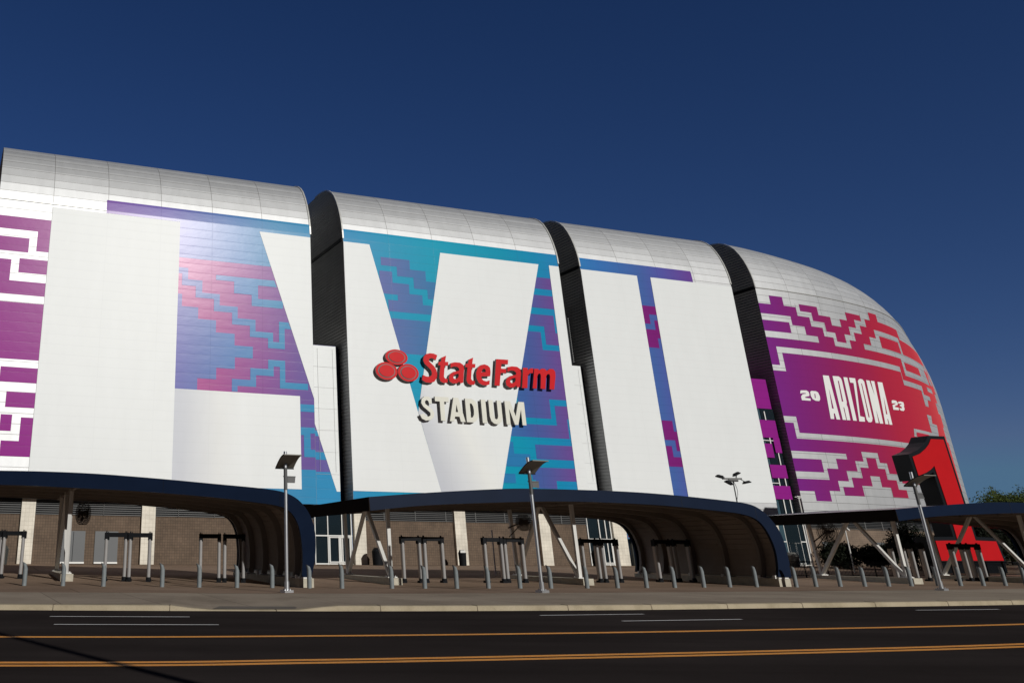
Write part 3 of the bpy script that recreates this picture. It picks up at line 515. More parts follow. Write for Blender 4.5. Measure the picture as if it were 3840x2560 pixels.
# infill blocks standing back inside the slots
def slab(name, s0, s1, z0, z1, q, mat, th=0.5, par=None):
    mb = MB(); P = [wall(s0, z0, q), wall(s1, z0, q), wall(s1, z0, q + th), wall(s0, z0, q + th)]
    P = P + [p_ + Vector((0, 0, z1 - z0)) for p_ in P]
    mb.add(P, [(0, 3, 2, 1), (4, 5, 6, 7), (0, 1, 5, 4), (1, 2, 6, 5), (2, 3, 7, 6), (3, 0, 4, 7)])
    o = part(mb, name, mat, par)
    U = [((s0 if i % 4 in (0, 3) else s1), (z0 if i < 4 else z1)) for i in range(8)]
    mesh_uv(o.data, 'UVMap', U); return o
for s0, s1 in ((-3.38, -0.55), (23.92, 26.1)):
    blk_ = slab('slot_infill_block', s0, s1, ZB, 19.0, 1.5, M['steelw'], 9.0)
    mb = MB()
    for z in [7.8 + 1.85 * k for k in range(6)]: mb.bar(wall(s0, z, 1.44), wall(s1, z, 1.44), 0.014, 0.014)
    for ds in (1.0, s1 - s0 - 0.35): mb.bar(wall(s0 + ds, 8.0, 1.425), wall(s0 + ds, 18.7, 1.425), 0.015, 0.015)
    part(mb, 'panel_joint_strip', M['seam'], None)
    slab('slot_glass_strip', s1 + 0.02, s1 + 0.38, ZB, 19.0, 1.75, M['navy'], 8.0)
# dark recess box beside the second infill block
slab('louvre_box', 24.4, 25.7, 19.3, 24.2, 2.0, M['blk'], 3.0)
mb = MB()
for k in range(22): mb.bar(wall(25.75, 19.5 + 0.21 * k, 1.9), wall(25.75, 19.5 + 0.21 * k, 4.9), 0.07, 0.1)
part(mb, 'louvre_fins', M['corr'])
# glazed slot with magenta panels
slab('slot_glazing', 46.22, 49.35, 0.7, 15.9, 0.95, M['glassb'], 0.3)
slab('slot_glazing', 47.6, 49.35, 0.7, 15.9, 0.88, M['glass'], 0.05)
slab('slot_infill_block', 46.22, 49.2, 15.9, 19.0, 0.85, M['purple'], 8.0)
for k, (s0, s1, z0, z1) in enumerate(((46.3, 49.2, 12.9, 14.7), (46.3, 48.1, 10.9, 12.3), (48.4, 49.25, 11.4, 12.9), (47.2, 49.3, 8.9, 10.2), (47.0, 49.3, 6.85, 8.15))):
    slab('magenta_panel', s0, s1, z0, z1, 0.74, M['purple'], 0.06)
mb = MB()
for s, z0, z1 in ((48.0, 11.0, 15.6), (48.75, 9.9, 11.5), (48.05, 8.1, 9.0), (48.9, 8.1, 9.0), (48.1, 5.0, 7.0), (48.95, 5.0, 7.0)): mb.bar(wall(s, z0, 0.8), wall(s, z1, 0.8), 0.09, 0.09)
for z, s0, s1 in ((12.62, 46.3, 48.9), (9.7, 46.3, 47.1), (8.4, 46.3, 48.0)): mb.bar(wall(s0, z, 0.79), wall(s1, z, 0.79), 0.07, 0.07)
part(mb, 'slot_mullions', M['wframe'])

# ---- printed graphics
s1_, s2_, s3_, s4_ = [x[2:] for x in SEG]
print1 = [(p, 'purple', 1) for p in G_PURPLE]
print1 += [(rc(-15.9, -3.42, ZB, 28.75), 'fieldB', 1), (rc(-15.9, -3.42, 25.45, 28.75), 'fieldA', 2), (rc(-22.5, -3.42, 28.75, 30.0), 'fieldA', 2), (rc(-15.9, -3.42, ZB, 7.98), 'fieldA', 2)]
print1 += [(p, 'fieldA', 3) for p in G_S1A]
overlay('mural_print', print1, 0, s1_, smax=-3.42)
overlay('mural_print', [(rc(-3.38, -0.56, ZB, 19.0), 'fieldB', 1), (rc(-3.38, -0.56, ZB, 7.98), 'fieldA', 2), (rc(-3.38, -0.56, 8.98, 9.62), 'fieldA', 2), (rc(-3.38, -0.56, 10.96, 11.45), 'fieldA', 2)], 0, s1_, q0=1.5)
overlay('mural_print', [(rc(-0.05, 23.88, ZB, 28.75), 'fieldA', 1), (rc(-0.05, 23.88, 28.75, 30.0), 'fieldA', 1)] + [(p, 'fieldB', 2) for p in G_S2B] + [(p, 'fieldT', 3) for p in G_S2T], 0, s2_, smin=-0.05, smax=23.88)
overlay('mural_print', [(rc(26.56, 41.0, 28.75, 30.0), 'fieldA', 1), (rc(33.3, 35.7, ZB, 28.75), 'fieldA', 1)] + [(p, 'fieldB', 2) for p in G_S3B], 0, s3_)
overlay('mural_print', [(p, 'mag', 1) for p in G_M] + [(p, 'metal', 2) for p in G_S] + [(p, 'mag', 3) for p in G_H], 0, s4_)
overlay('mural_lettering', [(p, 'text', 4) for p in T_ON] + [(p, 'mag', 5) for p in T_HOLE], 0, s4_)
# the numeral L
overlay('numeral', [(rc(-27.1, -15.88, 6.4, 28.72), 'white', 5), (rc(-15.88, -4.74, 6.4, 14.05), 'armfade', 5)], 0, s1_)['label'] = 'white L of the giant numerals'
# the numeral V, crossing the first slot
Ld = lambda z: -8.42 - 0.3375 * (z - 28.7)
VP = [(Ld(28.7), 28.7), (2.63, 28.7), (6.66, 13.6), (10.24, 28.7), (21.47, 28.7), (14.45, 6.4), (Ld(6.4), 6.4)]
VL = [(Ld(28.7), 28.7), (2.63, 28.7), (8.42, 6.4), (Ld(6.4), 6.4)]
VR = [(10.24, 28.7), (21.47, 28.7), (14.45, 6.4), (8.42, 6.4), (6.66, 13.3)]
overlay('numeral', [(VL, 'white', 4)], 0, s1_, smax=-3.42)['label'] = 'left arm of the white V, left of the first slot'
overlay('numeral', [(VL, 'white', 4)], 0, s1_, smin=-3.38, smax=-0.56, q0=1.5, zmax=18.97)['label'] = 'piece of the white V on the recessed infill'
v2 = overlay('numeral', [(VL, 'white', 5)], 0, s2_, smin=-0.05); v2['label'] = 'left arm of the white V'
# the right arm of the V has a grey printed fold at its foot: second UV map carries the height there
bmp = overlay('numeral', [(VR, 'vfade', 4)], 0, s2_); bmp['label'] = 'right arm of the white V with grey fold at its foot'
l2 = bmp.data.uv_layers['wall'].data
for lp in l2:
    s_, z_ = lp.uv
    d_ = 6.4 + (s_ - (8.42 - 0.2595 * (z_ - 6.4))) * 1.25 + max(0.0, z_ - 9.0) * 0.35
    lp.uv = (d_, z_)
for nm, q0, seg, lo, hi in (('I', 0, s2_, 22.7, 23.88), ('I', 1.5, s2_, 23.94, 26.08), ('I', 0, s3_, 26.56, 33.6)):
    overlay('numeral', [(rc(lo, hi, 6.4 if q0 == 0 else ZB, 28.72 if q0 == 0 else 18.98), 'white', 5)], 0, seg, q0=q0)['label'] = 'piece of the first white I'
overlay('numeral', [(rc(35.33, 46.18, 6.4, 28.72), 'white', 5)], 0, s3_)['label'] = 'second white I'

# ---- base storey under the shells
def strip(name, s0, s1, z0, z1, q, mat, step=4.0):
    mb = MB(); U = []; n_ = max(1, int(abs(s1 - s0) / step)) if s1 > S1 else 1
    for k in range(n_ + 1):
        s = s0 + (s1 - s0) * k / n_
        for z in (z0, z1): mb.v.append(tuple(wall(s, z, q))); U.append((s, z))
    for k in range(n_): mb.f.append((2 * k, 2 * k + 2, 2 * k + 3, 2 * k + 1)); mb.m.append(0)
    o = part(mb, name, mat); mesh_uv(o.data, 'UVMap', U); return o
WZ = 0.35
for s0, s1 in ((-48, -3.3), (0.2, 23.9), (28.6, 46.6)): strip('block_wall', s0, s1, WZ, 4.1, 1.0, M['brick'])
strip('block_wall', 50.3, 120, WZ, 4.2, 1.0, M['sand'], 3.0)
for s0, s1 in ((-48, -3.3), (0.2, 23.9), (28.6, 46.6), (50.3, 110)):
    mb = MB(); s = s0
    while s < s1 - 0.01:
        e = min(s + 3.0, s1); z = 4.14
        while z < 5.2:
            mb.bar(wall(s, z, 0.93), wall(e, z, 0.93), 0.09, 0.05); z += 0.155
        mb.bar(wall(e, 4.1, 0.9), wall(e, 5.25, 0.9), 0.06, 0.06); s = e
    part(mb, 'louvre_band', M['greyp'])
for s0, s1 in ((-48, -3.3), (0.2, 23.9), (28.6, 46.6), (50.3, 110)): strip('louvre_backing', s0, s1, 4.1, 5.25, 1.05, M['blk'], 3.0)
mb = MB()
for k in range(60):
    a, b_ = -48 + k * 2.8, -48 + (k + 1) * 2.8
    mb.add([wall(a, ZB, 0.0), wall(b_, ZB, 0.0), wall(b_, ZB, 1.3), wall(a, ZB, 1.3)], [(0, 1, 2, 3)])
part(mb, 'soffit', M['corr'])
for s0, s1 in ((-27.3, -26.25), (-18.0, -16.9), (0.28, 1.35), (9.95, 11.05), (18.65, 19.75), (26.65, 28.1), (-36.6, -35.5)):
    slab('cream_pilaster', s0, s1, WZ, 5.2, 0.72, M['pil'], 0.3)
slab('cream_pilaster', 46.3, 46.75, WZ, 5.2, 0.80, M['pil'], 0.2)
# steel double doors
for s0, s1 in ((-24.1, -22.3), (-21.55, -19.75)):
    d = slab('service_door', s0, s1, 0.72, 2.95, 0.93, M['door'], 0.1)
    mb = MB(); m_ = (s0 + s1) / 2
    mb.bar(wall(m_, 0.75, 0.91), wall(m_, 2.9, 0.91), 0.025, 0.02); part(mb, 'door_seam', M['blk'], d)
    mb = MB(); mb.bar(wall(s0, 0.70, 0.85), wall(s1, 0.70, 0.85), 0.09, 0.12); part(mb, 'door_sill', M['wframe'], d)
for s0, s1 in ((52.3, 54.0), (60.3, 62.0)): slab('service_door', s0, s1, 0.7, 2.9, 0.93, M['door'], 0.1)
# glazed entrances in the slots
def entrance(s0, s1, mull, doors, ztop=5.2):
    g_ = slab('entrance_glazing', s0, s1, WZ, ztop, 1.05, M['glass'], 0.1)
    mb = MB()
    for s in [s0 + 0.05] + mull + [s1 - 0.05]: mb.bar(wall(s, WZ, 0.98), wall(s, ztop, 0.98), 0.08, 0.1)
    for z in (0.68, 2.85): mb.bar(wall(s0, z, 0.975), wall(s1, z, 0.975), 0.09, 0.09)
    part(mb, 'glazing_frame', M['wframe'], g_)
    for d0, d1 in doors:
        mb = MB()
        for s in (d0 + 0.06, d1 - 0.06): mb.bar(wall(s, 0.7, 0.93), wall(s, 2.78, 0.93), 0.12, 0.07)
        for z, h in ((0.82, 0.2), (2.72, 0.12)): mb.bar(wall(d0, z, 0.94), wall(d1, z, 0.94), h, 0.07)
        f = part(mb, 'glass_door', M['wframe'], g_)
    return g_
entrance(-3.25, 0.15, [-2.05, -0.75, -0.35], [(-2.0, -1.0), (-0.98, 0.0)])
entrance(23.95, 26.6, [25.3, 26.0], [(25.4, 26.5)])
entrance(46.8, 50.2, [47.6, 49.4], [(47.7, 48.55), (48.57, 49.4)], 5.2)
slab('ticket_booth', 28.3, 30.2, WZ, 2.9, 0.4, M['glass'], 0.6)
slab('booth_red_panel', 28.15, 29.4, 3.05, 4.2, 0.5, M['red'], 0.12)
mb = MB(); mb.bar(wall(28.2, 2.97, 0.3), wall(30.3, 2.97, 0.3), 0.12, 0.5); part(mb, 'booth_ledge', M['wframe'])

# ---------------------------------------------------------------- channel-letter signs
def glyph(outer, hole, q_front, depth, face, parent, name='letter'):
    """one channel letter: flat face, straight dark returns"""
    loops = [outer] + ([hole] if hole else [])
    flat = [q for l in loops for q in l]; mb = MB()
    fr = [wall(s, z, q_front) for s, z in flat]; bk = [wall(s, z, q_front + depth) for s, z in flat]
    tris = tessellate_polygon([[Vector((s, z, 0)) for s, z in l] for l in loops])
    mb.add(fr, tris, 0); mb.add(bk, tris, 1)
    fl = [wall(s, z, q_front + 0.002) for s, z in flat]; o = 0
    for l in loops:
        n_ = len(l); mb.add(fl[o:o + n_] + bk[o:o + n_], [(i, (i + 1) % n_, n_ + (i + 1) % n_, n_ + i) for i in range(n_)], 1); o += n_
    ob = mb.build(name, [M[face], M['edge']], parent); ob.matrix_parent_inverse = Matrix.Translation(-parent.location); return ob
pc = wall(12.5, 15.9, -0.3)
sg = thing('wall_sign', 'red raised sign reading State Farm with three red ovals on the white V', 'sign', pc)
for o_, h_ in RED_LETTERS: glyph(o_, h_, -0.45, 0.2, 'redl', sg)
for sc_, zc, rx, rz in ((4.6, 18.02, 1.12, 0.70), (3.52, 16.7, 1.09, 0.79), (5.7, 16.68, 1.05, 0.79)):
    mb = MB(); N = 40
    def ring(f, q): return [wall(sc_ + rx * f * math.cos(2 * math.pi * k / N), zc + rz * f * math.sin(2 * math.pi * k / N), q) for k in range(N)]
    def cyl(f, q0, q1, mi_f, mi_s):
        a_, b2_ = ring(f, q0), ring(f, q1)
        mb.add(a_, [tuple(range(N))], mi_f); mb.add(a_ + b2_, [(k, (k + 1) % N, N + (k + 1) % N, N + k) for k in range(N)], mi_s)
    cyl(1.0, -0.43, -0.2, 0, 1); cyl(0.78, -0.45, -0.43, 1, 1); cyl(0.69, -0.50, -0.45, 0, 1)
    o = part(mb, 'logo_oval', [M['redl'], M['edge']], sg)
pc2 = wall(12.2, 12.6, -0.3)
sg2 = thing('wall_sign', 'cream raised sign reading STADIUM below the red sign', 'sign', pc2)
for o_, h_ in CREAM_LETTERS: glyph(o_, h_, -0.45, 0.2, 'cream', sg2)

# ---------------------------------------------------------------- ground, road, kerb
KP = [(-400, 31.0), (-60, 29.0), (-20, 28.9), (-7.1, 29.15), (2.5, 29.65), (11.2, 31.1), (19.6, 33.5), (29.4, 36.6), (45, 42.5), (70, 54.0), (120, 80.0), (400, 240.0)]
def cat(P, t):
    i = max(1, min(len(P) - 3, t[0])); f = t[1]; a, b_, c, d = [Vector(p) for p in P[i - 1:i + 3]]
    return 0.5 * ((2 * b_) + (c - a) * f + (2 * a - 5 * b_ + 4 * c - d) * f * f + (3 * b_ - a - 3 * c + d) * f ** 3)
def curve(P, n_=12, i0=1, i1=None):
    out = []
    for i in range(i0, (i1 or len(P) - 2)):
        for k in range(n_): out.append(cat(P, (i, k / n_)))
    out.append(Vector(P[i1 or len(P) - 2])); return out
KC = curve(KP, 14)
def offs(pts, d):
    out = []
    for i, p in enumerate(pts):
        t = (pts[min(i + 1, len(pts) - 1)] - pts[max(i - 1, 0)]).normalized(); out.append(p + Vector((-t.y, t.x)) * d)
    return out
def dip(x):
    if x < -2.0 or x > 2.9: return 0.0
    if x < -1.0: return (x + 2.0) / 1.0
    if x > 1.9: return (2.9 - x) / 1.0
    return 1.0
def sheet(name, A_, B_, za, zb, mat, n_=1):
    mb = MB()
    for a, b_ in zip(A_, B_):
        for k in range(n_ + 1):
            p = a + (b_ - a) * k / n_; z0 = za(a.x) if callable(za) else za; z1 = zb(b_.x) if callable(zb) else zb
            mb.v.append((p.x, p.y, z0 + (z1 - z0) * k / n_))
    for i in range(len(A_) - 1):
        for k in range(n_):
            o = i * (n_ + 1) + k; mb.f.append((o, o + n_ + 1, o + n_ + 2, o + 1)); mb.m.append(0)
    return struct(mb.build(name, mat))
# denser sampling of the kerb for the driveway dip
def dense(pts, step=0.5, lim=60):
    out = []
    for a, b_ in zip(pts, pts[1:]):
        L_ = (b_ - a).length; n_ = max(1, int(L_ / step)) if abs(a.x) < lim else 1
        for k in range(n_): out.append(a + (b_ - a) * k / n_)
    out.append(pts[-1]); return out
KD = dense(KC)
mb = MB(); mb.add([(-2500, -2500, -0.35), (2500, -2500, -0.35), (2500, 2500, -0.35), (-2500, 2500, -0.35)], [(0, 1, 2, 3)])
g0 = struct(mb.build('ground', M['dirt']))
sheet('road', [Vector((p.x, -40 if p.x < 130 else p.y - 60)) for p in KD], KD, -0.15, -0.15, M['asphalt'])
ktop = lambda x: -0.002 - 0.118 * dip(x)
# kerb: top and face with a rounded nose
ko0, ko1, ko2 = offs(KD, 0.0), offs(KD, 0.05), offs(KD, 0.42)
mb = MB()
for a, b_, c in zip(ko0, ko1, ko2):
    zt = ktop(a.x)
    mb.v += [(a.x, a.y, -0.15), (a.x + (b_.x - a.x) * .3, a.y + (b_.y - a.y) * .3, zt - 0.03), (b_.x, b_.y, zt), (c.x, c.y, zt + 0.004)]
for i in range(len(KD) - 1):
    for k in range(3): o = i * 4 + k; mb.f.append((o, o + 4, o + 5, o + 1)); mb.m.append(0)
struct(mb.build('kerb', M['kerb']))
mb = MB(); L_ = 0
for i in range(1, len(KD)):
    L_ += (KD[i] - KD[i - 1]).length
    if L_ > 3.05 and abs(KD[i].x) < 60:
        L_ = 0; zt = ktop(KD[i].x); a, c = ko0[i], ko2[i]; n_ = (c - a).normalized()
        mb.bar((a.x - n_.x * .003, a.y - n_.y * .003, -0.15), (a.x + n_.x * .02, a.y + n_.y * .02, zt - 0.02), 0.02, 0.02)
        mb.bar((a.x + n_.x * .02, a.y + n_.y * .02, zt), (c.x, c.y, zt + .003), 0.02, 0.02)
struct(mb.build('kerb_joints', M['dirt']))
W1 = offs(KD, 9.0)
sheet('pavement', ko2, W1, lambda x: ktop(x) + 0.0, 0.0, M['walk'], 5)
# darker tarmac patch in the driveway dip
mb = MB()
i0 = [i for i, p in enumerate(KD) if -1.1 < p.x < 2.1]
pa, pb = offs(KD, 0.43), offs(KD, 1.5)
for i in i0: mb.v += [(pa[i].x, pa[i].y, ktop(pa[i].x) + 0.012), (pb[i].x + .25, pb[i].y, ktop(pa[i].x) + 0.026)]
for k in range(len(i0) - 1): mb.f.append((2 * k, 2 * k + 2, 2 * k + 3, 2 * k + 1)); mb.m.append(0)
struct(mb.build('driveway_patch', groundmat('worn_concrete', [(0.17, 0.15, 0.13), (0.20, 0.18, 0.155), (0.23, 0.20, 0.175)], 0.8, 0.9)))
# brown paved plaza rising gently towards the building
mb = MB(); W1s = [p for p in W1 if p.x < 260]; NY = 22
for p in W1s:
    for k in range(NY + 1):
        f = k / NY; y = p.y - 0.3 + (175 - p.y) * f ** 1.4 if p.y < 170 else p.y
        mb.v.append((p.x + 0.0, y, gz(p.x, y) + (0.004 if k else 0.002)))
for i in range(len(W1s) - 1):
    for k in range(NY): o = i * (NY + 1) + k; mb.f.append((o, o + NY + 1, o + NY + 2, o + 1)); mb.m.append(0)
struct(mb.build('plaza_paving', M['paver']))
# painted road lines
def line(name, pts, wd, mat, x0=None, x1=None):
    c = dense(curve(pts, 10), 1.0, 200)
    if x0 is not None: c = [p for p in c if x0 <= p.x <= x1]
    return sheet(name, offs(c, -wd / 2), offs(c, wd / 2), -0.146, -0.146, mat)
YS = [(-90, 21.0), (-50, 20.2), (-20, 20.0), (-4.9, 20.25), (1.8, 21.0), (8.1, 22.3), (14, 23.9), (20.8, 26.0), (32, 30.3), (60, 43), (90, 57)]
line('yellow_edge_line', YS, 0.32, M['yellow'])
YD = [(-90, 15.5), (-50, 15.0), (-20, 14.95), (-3.7, 15.55), (1.4, 16.25), (6.2, 17.3), (11, 18.5), (16.1, 20.0), (26, 23.6), (50, 34), (80, 49)]
def shift(P, d): return [tuple(p) for p in offs([Vector(q) for q in P], d)]
line('yellow_centre_line', shift(YD, -0.21), 0.25, M['yellow']); line('yellow_centre_line', shift(YD, 0.19), 0.25, M['yellow'])
for i, (a, b_) in enumerate((((-5.1, 26.5), (-1.3, 26.7)), ((-4.45, 23.7), (-0.45, 23.95)), ((8.86, 28.4), (12.3, 29.35)), ((10.4, 26.25), (14.17, 27.3)), ((22.8, 32.5), (26.3, 33.4)))):
    a, b_ = Vector(a), Vector(b_); P = [a + (b_ - a) * k / 4 for k in range(5)]
    sheet('white_lane_dash', offs(P, -0.07), offs(P, 0.07), -0.146, -0.146, M['wpaint'])

# ---------------------------------------------------------------- canopies
def canopy(name, label, corner, top, bot, slope, gaz, depth, trusses, plinth_t, rib_ts):
    """top/bot: outline of the front fascia as (t along the front, z); corner: point at t = 0 (the foot of the curved leg)"""
    cx, cy = corner; root = thing(name, label, 'canopy', (cx, cy, 0.0), 0.0, 'wave shaped canopies over the security gates')
    d = Vector((1, slope)).normalized(); g = Vector((math.sin(gaz), math.cos(gaz)))
    def P(t, z, q=0.0): p = d * t + g * q; return Vector((p.x, p.y, z))
    def dn(P_, n_=4):
        out = []
        for i in range(len(P_) - 1):
            for k in range(n_): out.append(cat([P_[max(i - 1, 0)], P_[i], P_[i + 1], P_[min(i + 2, len(P_) - 1)]], (1, k / n_)))
        out.append(Vector(P_[-1])); return [tuple(v) for v in out]
    T, B = dn(top), dn(bot)
    # front and rear fascia: a band 0.16 m thick between the two curves
    def fascia(q0, q1, nm):
        mb = MB(); n_ = len(T)
        def samp(c, f):
            x = f * (len(c) - 1); i = min(int(x), len(c) - 2); r = x - i; return (c[i][0] + (c[i + 1][0] - c[i][0]) * r, c[i][1] + (c[i + 1][1] - c[i][1]) * r)
        for k in range(n_):
            a, b_ = samp(T, k / (n_ - 1)), samp(B, k / (n_ - 1))
            mb.v += [P(*a, q0), P(*b_, q0), P(*b_, q1), P(*a, q1)]
        for k in range(n_ - 1):
            for j in range(4): mb.f.append((4 * k + j, 4 * k + (j + 1) % 4, 4 * k + 4 + (j + 1) % 4, 4 * k + 4 + j)); mb.m.append(0)
        mb.f += [(0, 1, 2, 3), (4 * n_ - 4, 4 * n_ - 3, 4 * n_ - 2, 4 * n_ - 1)]; mb.m += [0, 0]
        o = mb.build(nm, M['navy'], root, True); return o
    f1 = fascia(0, 0.16, 'front_fascia'); fascia(depth - 0.16, depth, 'rear_fascia')
    # seams of the fascia
    for k in range(12, len(T) - 16, 9):
        mb = MB(); a = T[k]; b_ = min(B, key=lambda q: abs(q[0] - a[0])); mb.bar(P(a[0], a[1] - 0.01, -0.004), P(a[0], b_[1] + 0.01, -0.004), 0.012, 0.012)
        mb.build('fascia_seam', M['blk'], f1)
    # roof skin and lined soffit between the two fascias
    mb = MB(); n_ = len(T)
    for t, z in T: mb.v += [P(t, z - 0.03, 0.16), P(t, z - 0.03, depth - 0.16)]
    for k in range(n_ - 1): mb.f.append((2 * k, 2 * k + 2, 2 * k + 3, 2 * k + 1)); mb.m.append(0)
    mb.build('roof_shell', M['trim'], root, True)
    mb = MB(); nb = len(B); acc = 0; prev = None
    def inn(i, d_):
        a, b_ = Vector(B[max(i - 1, 0)]), Vector(B[min(i + 1, nb - 1)]); tt = (b_ - a).normalized(); nn = Vector((tt.y, -tt.x)); nn = nn if nn.length else Vector((0, -1))
        q = Vector(B[i]) - nn * d_; return (q.x, q.y)
    # soffit boards: short laps across the shell, lying up inside the fascia
    def samp(c, s_):
        L_ = 0
        for a, b_ in zip(c, c[1:]):
            l = math.hypot(b_[0] - a[0], b_[1] - a[1])
            if L_ + l >= s_: f = (s_ - L_) / l; return (a[0] + (b_[0] - a[0]) * f, a[1] + (b_[1] - a[1]) * f), math.atan2(b_[1] - a[1], b_[0] - a[0])
            L_ += l
        return None, None
    L_ = sum(math.hypot(b_[0] - a[0], b_[1] - a[1]) for a, b_ in zip(B, B[1:])); s_ = 0.0
    while s_ + 0.26 < L_:
        (a, an), (b_, bn) = samp(B, s_), samp(B, s_ + 0.25)
        na = Vector((-math.sin(an), math.cos(an))); nb_ = Vector((-math.sin(bn), math.cos(bn)))
        a2 = Vector(a) + na * 0.30; b2 = Vector(b_) + nb_ * 0.34; b3 = Vector(b_) + nb_ * 0.30
        o = len(mb.v); mb.v += [P(a2.x, a2.y, 0.16), P(a2.x, a2.y, depth - .16), P(b2.x, b2.y, depth - .16), P(b2.x, b2.y, 0.16), P(b3.x, b3.y, depth - .16), P(b3.x, b3.y, .16)]
        mb.f += [(o, o + 1, o + 2, o + 3), (o + 3, o + 2, o + 4, o + 5)]; mb.m += [0, 0]; s_ += 0.25
    mb.build('soffit_lining', M['soffit'], root)
    # ribs that follow the shell
    for q in rib_ts:
        mb = MB(); pts = [Vector(b_) for b_ in B]; o = 0; n_ = len(pts)
        for i, p in enumerate(pts):
            tt = (pts[min(i + 1, n_ - 1)] - pts[max(i - 1, 0)]).normalized(); nn = Vector((-tt.y, tt.x)); r = p + nn * 0.31; p = p + nn * 0.02
            mb.v += [P(p.x, p.y, q), P(p.x, p.y, q + .22), P(r.x, r.y, q + .22), P(r.x, r.y, q)]
        for k in range(n_ - 1):
            for j in range(4): mb.f.append((4 * k + j, 4 * k + (j + 1) % 4, 4 * k + 4 + (j + 1) % 4, 4 * k + 4 + j)); mb.m.append(0)
        mb.f += [(0, 1, 2, 3), (4 * n_ - 4, 4 * n_ - 3, 4 * n_ - 2, 4 * n_ - 1)]; mb.m += [0, 0]
        mb.build('rib', M['rib'], root, True)
    # closing board at the free (left) end
    t0, zt = T[0]; _, zb = B[0]
    mb = MB(); mb.add([P(t0 - .02, zt, 0), P(t0 - .02, zt, depth), P(t0 - .02, zb, depth), P(t0 - .02, zb, 0), P(t0 + .1, zt, 0.01), P(t0 + .1, zt, depth), P(t0 + .1, zb, depth), P(t0 + .1, zb, 0.01)],
                       [(0, 1, 2, 3), (4, 7, 6, 5), (0, 4, 5, 1), (3, 2, 6, 7), (0, 3, 7, 4), (1, 5, 6, 2)])
    mb.build('end_board', M['dkboard'], root)
    # N-shaped trusses on long concrete plinths
    def zs(t):
        c = min(B, key=lambda q: abs(q[0] - t) + (0 if q[1] > 3 else 9)); return c[1] + 0.25
    rz = math.atan2(g.y, g.x) - R(90)
    for t, qf, qb in trusses:
        gf = gz(cx + (d * t).x + (g * qf).x, cy + (d * t).y + (g * qf).y); zf = gf + 0.36; zb_ = zf
        H = zs(t); qm = (qf + qb) / 2 - 0.1
        pl = MB(); c_ = P(t, 0, (qf + qb) / 2); pl.box((c_.x, c_.y, gf + 0.14), (0.62, qb - qf + 1.5, 0.38), rz)
        pl.build('plinth', M['conc'], root)
        for q in (qf, qb):
            fp = MB(); c_ = P(t, 0, q); fp.box((c_.x, c_.y, zf - 0.005), (0.5, 0.55, 0.05), rz)
            for sx in (-.17, .17):
                for sy in (-.2, .2):
                    e = Vector((math.cos(rz), math.sin(rz), 0)) * sx + Vector((-math.sin(rz), math.cos(rz), 0)) * sy
                    fp.tube([(c_.x + e.x, c_.y + e.y, zf), (c_.x + e.x, c_.y + e.y, zf + .07)], 0.025, 6)
            fp.build('foot_plate', M['steelw'], root)
        up = (g.x, g.y, 0)
        for q0, q1, z0, z1, nm in ((qf, qf, zf, H, 'post'), (qb, qb + .25, zf, H, 'post'), (qf + 0.1, qm, zf + .05, H, 'brace'), (qb - 0.1, qm, zf + .05, H, 'brace')):
            m2 = MB(); a, b_ = P(t, z0, q0), P(t, z1, q1); m2.bar(a, b_, 0.18, 0.18, up=(d.x, d.y, 0)); m2.build(nm, M['steelw'], root)
        m2 = MB(); m2.bar(P(t, H - .12, 0.2), P(t, H - .12, depth - .2), 0.2, 0.24); m2.build('truss_beam', M['rib'], root)
    # plinth under the curved leg
    t = plinth_t; g0_ = gz(cx, cy); pl = MB()
    for a, b_ in ((0.02, depth + 0.1),):
        c_ = P(t, 0, (a + b_) / 2); pl.box((c_.x, c_.y, g0_ + 0.17), (0.72, b_ - a, 0.46), rz)
    pl.build('plinth', M['conc'], root)
    for q in list(rib_ts) + [0.1]:
        fp = MB(); c_ = P(t - 0.05, 0, q + .1); fp.box((c_.x, c_.y, g0_ + 0.42), (0.62, 0.42, 0.06), rz); c_ = P(t - 0.42, 0, q + .1); fp.box((c_.x, c_.y, g0_ + 0.47), (0.08, 0.18, 0.16), rz)
        fp.build('foot_plate', M['steelw'], root)
    return root
canopy('entrance_canopy', 'navy edged wave canopy at the far left, its curved leg beside the first lamp post', (3.64, 44.5),
       [(-32, 4.7), (-27, 5.1), (-22, 5.3), (-15.9, 5.28), (-11.68, 5.15), (-8.25, 4.91), (-4.9, 4.61), (-2.27, 4.36), (-1.24, 4.14), (-0.61, 3.74), (-0.17, 3.11), (0.03, 2.34), (0.0, 1.29), (-0.2, 0.45)],
       [(-32, 4.0), (-27, 4.4), (-22, 4.6), (-15.8, 4.59), (-11.63, 4.42), (-8.22, 4.24), (-4.9, 3.98), (-2.92, 3.76), (-1.7, 3.58), (-1.12, 3.30), (-0.75, 2.69), (-0.6, 1.75), (-0.6, 0.95), (-0.66, 0.48)], -0.14, R(-15), 12.0,
       [(-11.8, 2.6, 9.0), (-23.5, 2.6, 9.0)], -0.42, (1.2, 3.9, 6.6, 9.2, 11.4))
